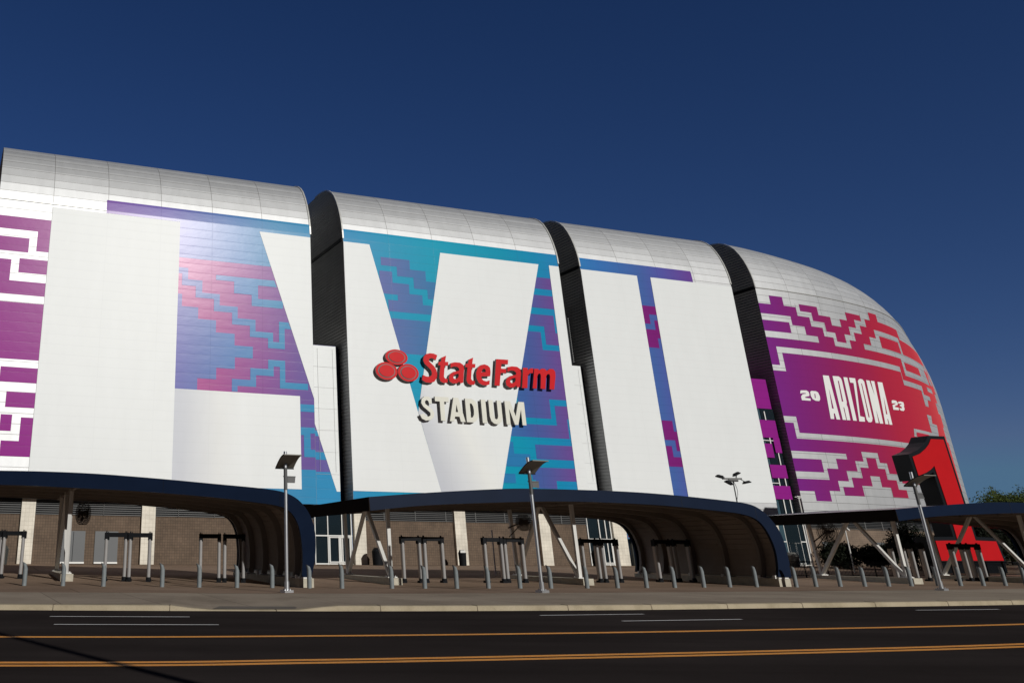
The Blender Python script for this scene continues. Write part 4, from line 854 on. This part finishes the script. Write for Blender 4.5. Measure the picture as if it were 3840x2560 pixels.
canopy('entrance_canopy', 'navy edged wave canopy in the middle, below the raised wall signs', (29.1, 50.75),
       [(-23.01, 4.11), (-19.94, 4.36), (-16.28, 4.60), (-14.02, 4.67), (-9.42, 4.64), (-6.29, 4.52), (-3.1, 4.30), (-1.48, 4.14), (-0.71, 3.85), (-0.12, 3.3), (0.3, 2.53), (0.42, 1.43), (0.36, 0.45)],
       [(-22.97, 3.46), (-19.98, 3.76), (-15.6, 3.98), (-12.49, 4.07), (-9.4, 4.05), (-6.39, 3.95), (-3.22, 3.73), (-1.94, 3.60), (-1.1, 3.35), (-0.6, 2.82), (-0.3, 1.95), (-0.3, 1.1), (-0.45, 0.5)], 0.2, R(-13), 12.0,
       [(-21.0, 2.7, 9.2), (-10.3, 2.7, 9.2)], -0.08, (1.2, 3.9, 6.6, 9.2, 11.4))
canopy('entrance_canopy', 'navy edged wave canopy at the far right in front of the red numeral one', (62.3, 61.0),
       [(-24.3, 4.11), (-21.2, 4.36), (-17.6, 4.60), (-15.3, 4.67), (-10.7, 4.64), (-7.6, 4.52), (-4.4, 4.30), (-1.48, 4.14), (-0.71, 3.85), (-0.12, 3.3), (0.3, 2.53), (0.42, 1.43), (0.36, 0.45)],
       [(-24.25, 3.46), (-21.3, 3.76), (-16.9, 3.98), (-13.8, 4.07), (-10.7, 4.05), (-7.7, 3.95), (-4.5, 3.73), (-1.94, 3.60), (-1.1, 3.35), (-0.6, 2.82), (-0.3, 1.95), (-0.3, 1.1), (-0.45, 0.5)], 0.26, R(-10), 12.0,
       [(-21.9, 2.6, 9.2), (-11.4, 2.6, 9.2)], -0.08, (1.2, 3.9, 6.6, 9.2, 11.4))

# ---------------------------------------------------------------- bollards
ORD = ['first', 'second', 'third', 'fourth', 'fifth', 'sixth', 'seventh', 'eighth', 'ninth', 'tenth', 'eleventh', 'twelfth', 'thirteenth', 'fourteenth', 'fifteenth', 'sixteenth',
       'seventeenth', 'eighteenth', 'nineteenth', 'twentieth', 'twenty-first', 'twenty-second', 'twenty-third', 'twenty-fourth', 'twenty-fifth', 'twenty-sixth', 'twenty-seventh',
       'twenty-eighth', 'twenty-ninth', 'thirtieth', 'thirty-first', 'thirty-second', 'thirty-third', 'thirty-fourth']
BOL = [(-9.73, 43.86), (-7.99, 44.0), (-6.12, 43.9), (-3.44, 43.9), (-1.74, 43.85), (-0.02, 43.9), (1.6, 44.04), (3.3, 43.95), (4.79, 43.95), (7.12, 44.25), (8.71, 44.61), (10.26, 44.89), (11.86, 45.35),
       (13.46, 45.7), (15.0, 45.93), (16.91, 46.4), (18.59, 46.93), (20.25, 47.48), (21.91, 48.08), (23.73, 48.8), (25.36, 49.4), (27.01, 49.9), (29.25, 50.2), (30.82, 51.08), (32.44, 51.59), (34.16, 52.2),
       (35.81, 52.7), (37.48, 53.3), (39.41, 53.9), (41.06, 54.4), (42.67, 54.8), (44.29, 55.25), (46.0, 55.9)]
NEAR = {0: 'in front of the left scanner gates', 1: 'in front of the left canopy post', 6: 'just left of the first lamp post', 7: 'at the foot of the left canopy', 9: 'beside the middle canopy post', 14: 'behind the second lamp post',
        22: 'at the foot of the middle canopy', 29: 'behind the third lamp post', 31: 'by the right frame edge'}
def make_bollard():
    t = thing('bollard', '', 'bollard', group='grey bollards along the pavement')
    mb = MB(); N = 20; r = 0.105; H = 0.90
    lo = [(r * math.cos(2 * math.pi * k / N), r * math.sin(2 * math.pi * k / N), -0.04) for k in range(N)]
    # the pipe leans at the top and ends in a slanted cap
    mid = [(x, y, H - 0.12 - 0.35 * x) for x, y, _ in lo]
    hi = [(x * .96 - 0.055, y * .96 - 0.03, H + 0.08 - 0.55 * x) for x, y, _ in lo]
    mb.add(lo + mid + hi, [(k, (k + 1) % N, N + (k + 1) % N, N + k) for k in range(N)] + [(N + k, N + (k + 1) % N, 2 * N + (k + 1) % N, 2 * N + k) for k in range(N)] + [tuple(2 * N + k for k in range(N))])
    mb.build('pipe', M['bollard'], t, True)
    return t
b0 = make_bollard()
for i, (x, y) in enumerate(BOL):
    o = b0 if i == 0 else copy_tree(b0)
    o.location = (x, y, gz(x, y)); o.rotation_euler.z = R(random.uniform(-6, 6)); s_ = random.uniform(0.97, 1.03); o.scale = (1, 1, s_)
    o['label'] = 'slant topped grey bollard, %s from the left%s' % (ORD[i], ', ' + NEAR[i] if i in NEAR else ' in the kerbside row')

# ---------------------------------------------------------------- walk-through scanner gates
GAT = [(-13.3, 49.9, -12.5, 49.95), (-12.3, 49.8, -11.3, 49.76), (-6.75, 48.7, -5.75, 48.6), (-5.5, 48.55, -4.5, 48.45), (-1.9, 48.8, -0.95, 48.8), (-0.66, 48.85, 0.3, 48.95), (8.86, 50.9, 9.8, 51.05), (10.14, 51.3, 11.12, 51.6),
       (13.62, 52.1, 14.56, 52.35), (14.86, 52.5, 15.86, 52.85), (19.7, 54.1, 20.6, 54.3), (20.94, 54.35, 21.86, 54.6), (24.7, 55.85, 25.64, 56.1), (25.98, 56.2, 26.92, 56.45),
       (42.6, 61.6, 43.55, 61.9), (44.3, 62.2, 45.24, 62.5), (47.7, 63.1, 48.62, 63.4), (49.1, 63.5, 49.98, 63.75)]
GL = ['black topped scanner gate cut by the left frame edge', 'scanner gate left of the bin and the left canopy post', 'left gate of the pair before the grey steel doors', 'right gate of the pair before the grey steel doors and cream pilaster',
      'left gate of the pair beside the curved leg of the left canopy', 'right gate of the pair, touching the curved leg of the left canopy', 'left gate of the pair right of the first middle canopy truss', 'right gate of the pair, left of the cream pilaster with the black bin',
      'left gate of the pair left of the second lamp post', 'right gate of the pair crossed by the second canopy truss', 'left gate of the pair in front of the white ticket door', 'right gate of the pair in front of the white ticket door',
      'left gate of the pair standing in the shade of the middle canopy leg', 'right gate of the pair in the shade of the middle canopy leg', 'left gate of the pair beside the right canopy post', 'right gate of the pair left of the third lamp post',
      'left gate of the pair in front of the red numeral base', 'rightmost scanner gate in front of the red numeral base']
def make_gate():
    t = thing('scanner_gate', '', 'scanner gate', group='walk-through scanner gates under the canopies')
    for sx in (-1, 1):
        x = sx * 0.47
        mb = MB(); mb.tube([(x, -0.12, 0.1), (x, -0.12, 2.0)], 0.085, 14); o = mb.build('side_column', M['gateg'], t, True)
        mb = MB(); mb.box((x, 0.06, 1.05), (0.075, 0.20, 1.9)); mb.build('side_panel', M['gatet'], t)
        mb = MB(); mb.box((x, 0.0, 0.06), (0.22, 0.42, 0.12)); mb.tube([(x, -0.12, 0.08), (x, -0.12, 0.22)], 0.12, 14); mb.build('foot', M['black'], t)
        mb = MB(); mb.box((x, -0.02, 2.13), (0.19, 0.34, 0.36)); mb.box((x - .02, -0.05, 2.34), (0.05, 0.1, 0.07)); mb.box((x + .05, 0.05, 2.33), (0.03, 0.06, 0.05)); mb.build('corner_box', M['black'], t)
    mb = MB(); mb.box((0, 0, 2.20), (0.80, 0.38, 0.21)); mb.build('top_bar', M['black'], t)
    return t
g0_ = make_gate()
for i, (x0, y0, x1, y1) in enumerate(GAT):
    o = g0_ if i == 0 else copy_tree(g0_)
    x, y = (x0 + x1) / 2, (y0 + y1) / 2 + .12; wd = math.hypot(x1 - x0, y1 - y0)
    o.location = (x, y, gz(x, y)); o.rotation_euler.z = R([0, 0, -2, -2, 0, 2, 11, 13, 11, 13, 12, 12, 12, 12, 15, 15, 15, 15][i]); o.scale = (wd / 0.94, 1, 1.0)
    o['label'] = GL[i]

# ---------------------------------------------------------------- lamp posts
def make_lamp():
    t = thing('lamp_post', '', 'lamp post', group='lamp posts on the pavement')
    mb = MB(); mb.tube([(0, 0, 0.1), (0, 0, 5.52)], 0.072, 16); mb.build('pole', M['galv'], t, True)
    mb = MB(); mb.box((0, 0, 0.05), (0.40, 0.40, 0.10), 0.2); mb.tube([(0, 0, 0.1), (0, 0, 0.42)], 0.10, 14)
    for a in (45, 135, 225, 315): mb.tube([(0.15 * math.cos(R(a)), 0.15 * math.sin(R(a)), 0.1), (0.15 * math.cos(R(a)), 0.15 * math.sin(R(a)), 0.15)], 0.022, 6)
    mb.build('base_plate', M['galv'], t)
    mb = MB(); mb.tube([(0, 0, 3.95), (0, 0, 4.85)], 0.078, 16); mb.build('dark_sleeve', M['greyp'], t, True)
    # curved reflector: low at the back, high at the front
    mb = MB(); N = 12; W_ = 0.39
    for th in (0.0, 0.035):
        for k in range(N + 1):
            f = k / N; y = 0.22 - 1.15 * f; z = 4.86 + 0.42 * math.sin(f * math.pi / 2 * 1.0) + th
            for sx in (-W_, W_): mb.v.append((sx + 0.04, y, z))
    o2 = 2 * (N + 1)
    for k in range(N):
        a = 2 * k; mb.f += [(a, a + 1, a + 3, a + 2), (o2 + a, o2 + a + 2, o2 + a + 3, o2 + a + 1), (a, a + 2, o2 + a + 2, o2 + a), (a + 1, o2 + a + 1, o2 + a + 3, a + 3)]; mb.m += [0] * 4
    mb.f += [(0, o2, o2 + 1, 1), (2 * N, 2 * N + 1, o2 + 2 * N + 1, o2 + 2 * N)]; mb.m += [0, 0]
    mb.build('reflector', M['refl'], t)
    mb = MB()
    for sx in (-W_ + .04, W_ + .04): mb.tube([(sx, 0.24 - 1.15 * k / N, 4.875 + 0.42 * math.sin(k / N * math.pi / 2)) for k in range(N + 1)], 0.022, 6)
    mb.bar((-W_ + .02, .24, 4.84), (W_ + .06, .24, 4.84), .06, .05); mb.bar((-.2, .1, 4.83), (.25, .1, 4.83), .05, .05)
    mb.build('reflector_frame', M['blk'], t)
    mb = MB(); mb.add([(0.04, 0.05, 4.50), (0.46, 0.05, 4.50), (0.40, -0.05, 4.24), (0.04, -0.05, 4.24), (0.04, 0.09, 4.50), (0.46, 0.09, 4.50), (0.40, -0.01, 4.24), (0.04, -0.01, 4.24)], [(0, 3, 2, 1), (4, 5, 6, 7), (0, 1, 5, 4), (1, 2, 6, 5), (2, 3, 7, 6), (3, 0, 4, 7)])
    mb.bar((-0.09, 0.04, 4.5), (0.46, 0.04, 4.5), 0.04, 0.04)
    mb.build('uplight', M['greyp'], t)
    return t
l0 = make_lamp()
for i, (x, y) in enumerate(((2.01, 38.99), (12.93, 40.78), (34.29, 46.74))):
    o = l0 if i == 0 else copy_tree(l0)
    o.location = (x, y, 0.0); o.rotation_euler.z = R(15)
    o['label'] = ('galvanised lamp post with curved reflector in front of the left canopy leg', 'galvanised lamp post with curved reflector in front of the middle canopy', 'galvanised lamp post with curved reflector in front of the red numeral one')[i]
# the tall street light behind the camera whose shadow crosses the road
t = thing('street_light', 'tall street light behind the camera whose shadow crosses the road', 'street light', (9.1, -2.6, -0.15))
mb = MB(); mb.tube([(0, 0, 0), (0, 0, 15.5)], 0.14, 12, r1=0.09); mb.build('pole', M['galv'], t, True)
mb = MB(); mb.box((0, 0, 15.55), (0.6, 0.3, 0.15)); mb.build('lamp_head', M['greyp'], t)

# ---------------------------------------------------------------- bins, fans, floodlights
def make_bin(name, label, x, y, r, h, mat, top):
    t = thing(name, label, 'bin', (x, y, gz(x, y)), 0, None)
    mb = MB(); mb.tube([(0, 0, 0), (0, 0, h * 0.8)], r * 0.88, 18, r1=r); mb.build('bin_body', mat, t, True)
    mb = MB(); mb.tube([(0, 0, h * .8), (0, 0, h * .86), (0, 0, h * 0.95), (0, 0, h)], r * 1.03, 18, r1=r * .55); mb.build('bin_lid', top, t, True)
    mb = MB(); mb.box((0, -r * .86, h * .82), (r * .8, .06, h * .10)); mb.build('bin_mouth', M['blk'], t)
    return t
M['bin'] = plain('dark_green_grey_bin', (0.045, 0.048, 0.045), 0.5)
M['bingrey'] = plain('grey_bin', (0.13, 0.13, 0.12), 0.6)
make_bin('litter_bin', 'dark grey litter bin beside the leftmost cream pilaster', -17.05, 68.9, 0.42, 1.3, M['bin'], M['bin'])
make_bin('litter_bin', 'black litter bin at the right foot of the wide cream pilaster', 11.55, 78.2, 0.48, 1.35, M['black'], M['black'])
b_ = make_bin('litter_bin', 'black litter bin with white notice under the middle cream pilaster', 19.0, 80.2, 0.33, 1.25, M['black'], M['black'])
mb = MB(); mb.box((0, -.335, 1.12), (.42, .03, .2)); mb.build('notice', M['wframe'], b_)
make_bin('litter_bin', 'black litter bin left of the white ticket door', 32.0, 84.6, 0.42, 1.3, M['black'], M['black'])
make_bin('litter_bin', 'grey litter bin behind the railing by the right glazed entrance', 52.6, 90.0, 0.62, 1.3, M['bingrey'], M['bingrey'])
def fan(label, x, y, zc, r, rz, stand_to):
    t = thing('mist_fan', label, 'fan', (x, y, zc), rz)
    mb = MB()
    for dy in (-.16, .16):
        for f in (1.0, .8, .6, .4, .2):
            rr = r * (f if dy > 0 or f == 1 else f); yy = dy * (1.0 - 0.0) + (0 if f == 1 else dy * (1 - f) * .9)
            mb.tube([(rr * math.cos(a), yy, rr * math.sin(a)) for a in [2 * math.pi * k / 28 for k in range(29)]], 0.014, 5)
    for k in range(40):
        a = 2 * math.pi * k / 40
        for dy in (-.16, .16): mb.tube([(0, dy * 1.9, 0), (r * math.cos(a), dy, r * math.sin(a))], 0.009, 4)
        mb.tube([(r * math.cos(a), -.16, r * math.sin(a)), (r * math.cos(a), .16, r * math.sin(a))], 0.009, 4)
    mb.build('cage', M['fan'], t)
    mb = MB()
    for k in range(3):
        a = 2 * math.pi * k / 3; c, s_ = math.cos(a), math.sin(a); c2, s2_ = math.cos(a + .4), math.sin(a + .4)
        mb.add([(0.1 * c, -.04, .1 * s_), (r * .7 * c, -.06, r * .7 * s_), (r * .7 * c2, .06, r * .7 * s2_), (.12 * c2, .04, .12 * s2_)], [(0, 1, 2, 3)])
    mb.tube([(0, -.12, 0), (0, .3, 0)], 0.13, 12); mb.build('blades', M['fan'], t)
    mb = MB(); mb.tube([(0, .3, 0), Vector(stand_to)], 0.04, 8); mb.tube([(0, .3, -.1), Vector(stand_to) + Vector((0, 0, -.5))], 0.03, 8); mb.build('bracket', M['fan'], t)
    return t
fan('round wire cage fan hanging behind the left canopy post', -9.3, 56.2, 3.6, 0.62, R(-50), (-0.9, 0.4, 0.1))
fan('round wire cage fan on a bracket beside the right canopy truss', 39.5, 62.9, 3.02, 0.62, R(-15), (-0.85, 0.3, -0.6))
fan('wire cage fan clamped to the middle canopy behind the second lamp post', 17.0, 55.7, 3.25, 0.45, R(20), (-0.9, 0.3, -0.3))
def floodmast(label, x, y, z0, H, heads, r=0.035, cable=True, sc_=1.0, mat='greyp'):
    t = thing('floodlight_mast', label, 'floodlight', (x, y, z0))
    mb = MB(); mb.tube([(0, 0, 0), (0, 0, H)], r, 8); mb.build('mast', M[mat], t, True)
    mb = MB(); mb.bar((-.62 * sc_, 0, H), (.55 * sc_, 0, H), 0.09 * sc_, 0.1 * sc_); mb.tube([(-.2 * sc_, 0, H - .1), (.3 * sc_, 0, H - .1)], .07 * sc_, 8); mb.build('crossbar', M[mat], t)
    for dx, dy, dz, ry in heads:
        mb = MB(); ax = Matrix.Rotation(ry, 3, 'Y'); ex, ey, ez = ax @ Vector((1, 0, 0)), ax @ Vector((0, 1, 0)), ax @ Vector((0, 0, 1))
        mb.box((dx * sc_, dy * sc_, H + dz * sc_), (0.40 * sc_, 0.32 * sc_, 0.07 * sc_), ax=(ex, ey, ez)); mb.box(Vector((dx * sc_, dy * sc_, H + dz * sc_)) + ez * .07 * sc_, (0.3 * sc_, .25 * sc_, .06 * sc_), ax=(ex, ey, ez))
        mb.bar((dx * .6 * sc_, 0, H), (dx * sc_, dy * sc_, H + dz * sc_), .04 * sc_, .04 * sc_)
        mb.build('lamp_head', M['black' if mat == 'greyp' else 'steelw'], t)
    if cable:
        mb = MB(); mb.tube([(0.13 * math.sin(k * .55) * (1 if k < 22 else 1.4), -.05, H - .15 - (H - .2) * k / 30) for k in range(31)], 0.014, 5); mb.build('cable', M['blk'], t)
    return t
floodmast('floodlight mast with four lamps and coiled cable rising over the middle canopy', 29.9, 55.6, 0.1, 5.72, [(-.75, 0, .10, .25), (-.42, -.25, -.26, .5), (.34, .1, .26, -.45), (.70, -.2, -.24, -.2)])
floodmast('slim white mast with stacked lamps behind the right canopy truss', 50.1, 77.4, gz(50.1, 77.4), 3.9, [(-.15, 0, -.15, .8), (.12, 0, -.5, .8), (.3, 0, -.9, .8)], 0.05, False, 0.7, 'steelw')
floodmast('small lamp on a white stem seen above the right canopy', 46.6, 77.0, gz(46.6, 77.0), 5.75, [(-.1, 0, .05, .2), (.12, 0, .02, -.3)], 0.05, False, 0.5, 'steelw')
floodmast('slim white pole beside the second lamp post under the canopy', 16.9, 62.5, gz(16.9, 62.5), 2.75, [], 0.05, False, 0.2, 'steelw')

# ---------------------------------------------------------------- red numeral one
sd = Vector((math.cos(R(16)), math.sin(R(16)))); sgv = Vector((-math.sin(R(16)), math.cos(R(16))))
one = thing('giant_numeral', 'giant freestanding red numeral one with deep black sides beside the stadium', 'numeral sculpture', (58.2, 78.0, gz(58.2, 78.0)))
def OP(t_, z_, q_=0.0): p = sd * t_ + sgv * q_; return Vector((p.x, p.y, z_ - one.location.z))
ONE = [(a * 0.951, 1.5 + (b_ - 1.5) * 0.951) for a, b_ in ONE_FACE]
def offpoly(P_, d_):
    out = []; n_ = len(P_)
    A_ = sum(P_[i][0] * P_[(i + 1) % n_][1] - P_[(i + 1) % n_][0] * P_[i][1] for i in range(n_)); sg_ = 1 if A_ > 0 else -1
    for i in range(n_):
        a, b_, c = Vector(P_[i - 1]), Vector(P_[i]), Vector(P_[(i + 1) % n_])
        n1 = (b_ - a).normalized(); n2 = (c - b_).normalized(); m1 = Vector((n1.y, -n1.x)) * sg_; m2 = Vector((n2.y, -n2.x)) * sg_
        m_ = (m1 + m2); m_ = m_ / max(m_.length, 1e-6); k = min(d_ / max(m_.dot(m1), 0.35), d_ * 2.2); out.append(tuple(b_ + m_ * k))
    return out
def prism(P_, q0, q1, mats, name, par, mif=0, mis=0):
    mb = MB(); n_ = len(P_); a = [OP(x, z, q0) for x, z in P_]; b_ = [OP(x, z, q1) for x, z in P_]
    mb.add(a + b_, [(i, (i + 1) % n_, n_ + (i + 1) % n_, n_ + i) for i in range(n_)], mis)
    o = len(mb.v); mb.add(a, [tuple(range(n_))], mif); mb.add(b_, [tuple(range(n_))[::-1]], mis)
    ob = mb.build(name, mats, par)
    bm = bmesh.new(); bm.from_mesh(ob.data); bmesh.ops.remove_doubles(bm, verts=bm.verts[:], dist=1e-4); bmesh.ops.triangulate(bm, faces=[f for f in bm.faces if len(f.verts) > 4]); bmesh.ops.recalc_face_normals(bm, faces=bm.faces[:]); bm.to_mesh(ob.data); bm.free()
    return ob
prism(offpoly(ONE, 0.29), 0.0, 1.55, [M['blk']], 'body', one)
prism(ONE, -0.06, 0.02, [M['red']], 'red_face', one)
prism([(-0.8, 0.3), (6.6, 0.3), (6.6, 1.0), (-0.8, 1.0)], 0.05, 1.5, [M['blk']], 'base_block', one)

# ---------------------------------------------------------------- railing
FP = [(35.6, 64.6), (37.25, 65.2), (41, 66.2), (47.23, 68.1), (53.0, 70.6), (60.8, 74.0), (70, 78.5), (82, 85)]
rail = thing('metal_railing', 'low black metal railing with thin bars behind the right canopy', 'railing', (FP[0][0], FP[0][1], gz(*FP[0])))
for a, b_ in zip(FP, FP[1:]):
    a, b_ = Vector(a), Vector(b_); L_ = (b_ - a).length; n_ = max(1, round(L_ / 2.3))
    for k in range(n_):
        p, q = a + (b_ - a) * k / n_, a + (b_ - a) * (k + 1) / n_; z0, z1 = gz(p.x, p.y), gz(q.x, q.y); bl = Vector(rail.location)
        mb = MB()
        for h in (0.14, 1.02): mb.bar(Vector((p.x, p.y, z0 + h)) - bl, Vector((q.x, q.y, z1 + h)) - bl, 0.045, 0.045)
        nb = int((q - p).length / 0.125)
        for j in range(1, nb):
            r = p + (q - p) * j / nb; z = gz(r.x, r.y); mb.bar(Vector((r.x, r.y, z + .14)) - bl, Vector((r.x, r.y, z + 1.02)) - bl, 0.02, 0.02)
        mb.build('railing_panel', M['black'], rail)
        mb = MB(); mb.bar(Vector((p.x, p.y, z0)) - bl, Vector((p.x, p.y, z0 + 1.08)) - bl, 0.06, 0.06); mb.build('railing_post', M['black'], rail)

# ---------------------------------------------------------------- plants
def leaves(rnd, blobs, n_, size, aspect=1.6, droop=0.0):
    mb = MB()
    tot = sum(b[3] ** 2 for b in blobs)
    for bx, by, bz, br, sq in blobs:
        for _ in range(int(n_ * br * br / tot)):
            v = Vector((rnd.gauss(0, 1), rnd.gauss(0, 1), rnd.gauss(0, 1))).normalized()
            rr = br * (rnd.random() ** 0.35) * (0.82 + 0.30 * math.sin(5 * v.x + bx) * math.sin(4 * v.y + by) + 0.12 * math.sin(9 * v.z))
            p = Vector((bx + v.x * rr, by + v.y * rr, bz + v.z * rr * sq))
            n1 = (v * 0.6 + Vector((rnd.uniform(-1, 1), rnd.uniform(-1, 1), rnd.uniform(-.6, 1)))).normalized()
            u = n1.cross(Vector((rnd.uniform(-1, 1), rnd.uniform(-1, 1), rnd.uniform(-1, 1)))).normalized(); w_ = n1.cross(u)
            s_ = size * rnd.uniform(0.6, 1.3)
            mb.add([p - u * s_ * aspect * .5, p + w_ * s_ * .4, p + u * s_ * aspect * .5, p - w_ * s_ * .4], [(0, 1, 2, 3)])
    return mb
def tree(label, x, y, H, blobs, n_, size, leafm='leaf', seed=1, cat_='tree', name='shade_tree'):
    rnd = random.Random(seed); t = thing(name, label, cat_, (x, y, gz(x, y)))
    mb = MB(); top = H * .45
    pts = [(0, 0, -.1), (rnd.uniform(-.1, .1), rnd.uniform(-.1, .1), top * .5), (rnd.uniform(-.3, .3), rnd.uniform(-.2, .2), top)]
    mb.tube(pts, 0.24 * H / 8, 10, r1=0.13 * H / 8); mb.build('trunk', M['bark'], t, True)
    mb = MB()
    for bx, by, bz, br, sq in blobs:
        e = Vector((bx, by, bz)); s_ = Vector(pts[2]); m_ = (s_ + e) / 2 + Vector((rnd.uniform(-.3, .3), rnd.uniform(-.3, .3), -.2)); mb.tube([s_, m_, e], 0.09 * H / 8, 6, r1=0.03)
        for _ in range(3):
            d_ = Vector((rnd.uniform(-1, 1), rnd.uniform(-1, 1), rnd.uniform(-.2, 1))).normalized() * br * .9; mb.tube([m_, e + d_], 0.03, 5, r1=0.01)
    mb.build('branches', M['bark'], t, True)
    leaves(rnd, blobs, n_, size).build('crown', M[leafm], t)
    return t
rnd = random.Random(3)
TL = ['leafy green tree just right of the stadium corner, left of the tree group', 'leafy green tree in the middle of the group behind the right canopy', 'tall leafy green tree at the right frame edge behind the canopy', 'leafy green tree beyond the right frame edge',
      'leafy green tree low behind the canopy, between two taller crowns']
for i, (x, y, H, r) in enumerate(((102.2, 125.0, 9.5, 4.3), (108.0, 127.5, 9.9, 4.5), (112.5, 124.0, 10.0, 4.5), (119.0, 128.0, 11.4, 4.6), (104.0, 119.0, 8.8, 3.6))):
    bl = [(rnd.uniform(-r, r) * .75, rnd.uniform(-r, r) * .6, H * rnd.uniform(.5, .9) - r * .15, r * rnd.uniform(.45, .62), .8) for _ in range(11)] + [(0, 0, H - r * .45, r * .5, .8), (r * .5, -.8, 1.9, r * .7, .9), (-r * .4, -.5, 2.2, r * .7, .9)]
    tree(TL[i], x, y, H, bl, 13000, 0.19, 'leaf', 11 + i)
# dark hedge-like shrubs behind the railing
def shrub(label, x, y, r, h, seed, n_=9000, leafm='leafd', nm='shrub'):
    rnd = random.Random(seed); t = thing(nm, label, 'shrub', (x, y, gz(x, y)))
    bl = [(rnd.uniform(-r, r) * .6, rnd.uniform(-r, r) * .4, h * rnd.uniform(.35, .68), r * rnd.uniform(.4, .62), .9) for _ in range(8)] + [(0, 0, h * .5, r * .75, h / r * .6)]
    mb = MB()
    for _ in range(9): mb.tube([(rnd.uniform(-.2, .2), rnd.uniform(-.2, .2), 0), (rnd.uniform(-r, r) * .6, rnd.uniform(-r, r) * .4, h * .6)], 0.035, 5, r1=0.015)
    mb.build('stems', M['bark'], t, True)
    leaves(rnd, bl, n_, 0.15).build('foliage', M[leafm], t); return t
shrub('round dark shrub behind the railing, left of the two', 55.2, 87.0, 2.0, 2.3, 5)
shrub('round dark shrub behind the railing, right of the two by the grey doors', 59.8, 88.0, 1.9, 2.1, 6)
sh = shrub('dark tree-like shrub with white blossom left of the red numeral one', 60.6, 84.5, 2.3, 4.6, 8, 7000)
rnd = random.Random(4); mb = MB()
for _ in range(45):
    p = Vector((rnd.uniform(-1.6, -0.4), -2.2 + rnd.uniform(-.5, .3), rnd.uniform(2.2, 4.6)))
    for k in range(3):
        u = Vector((rnd.uniform(-1, 1), rnd.uniform(-.4, .4), rnd.uniform(-1, 1))).normalized() * .045; w_ = Vector((-u.z, 0, u.x))
        mb.add([p - u, p - w_, p + u, p + w_], [(0, 1, 2, 3)])
mb.build('blossom', M['petal'], sh)
for i, (x, y, r, h) in enumerate(((68.2, 86.5, 2.8, 5.2), (72.8, 88.0, 3.0, 5.6), (77.5, 89.5, 3.0, 5.4), (82.5, 92.0, 3.2, 5.8))):
    shrub('tall dark shrub right of the red numeral one, %s in its row' % ORD[i], x, y, r, h, 20 + i, 8000, 'leafd', 'tall_shrub')
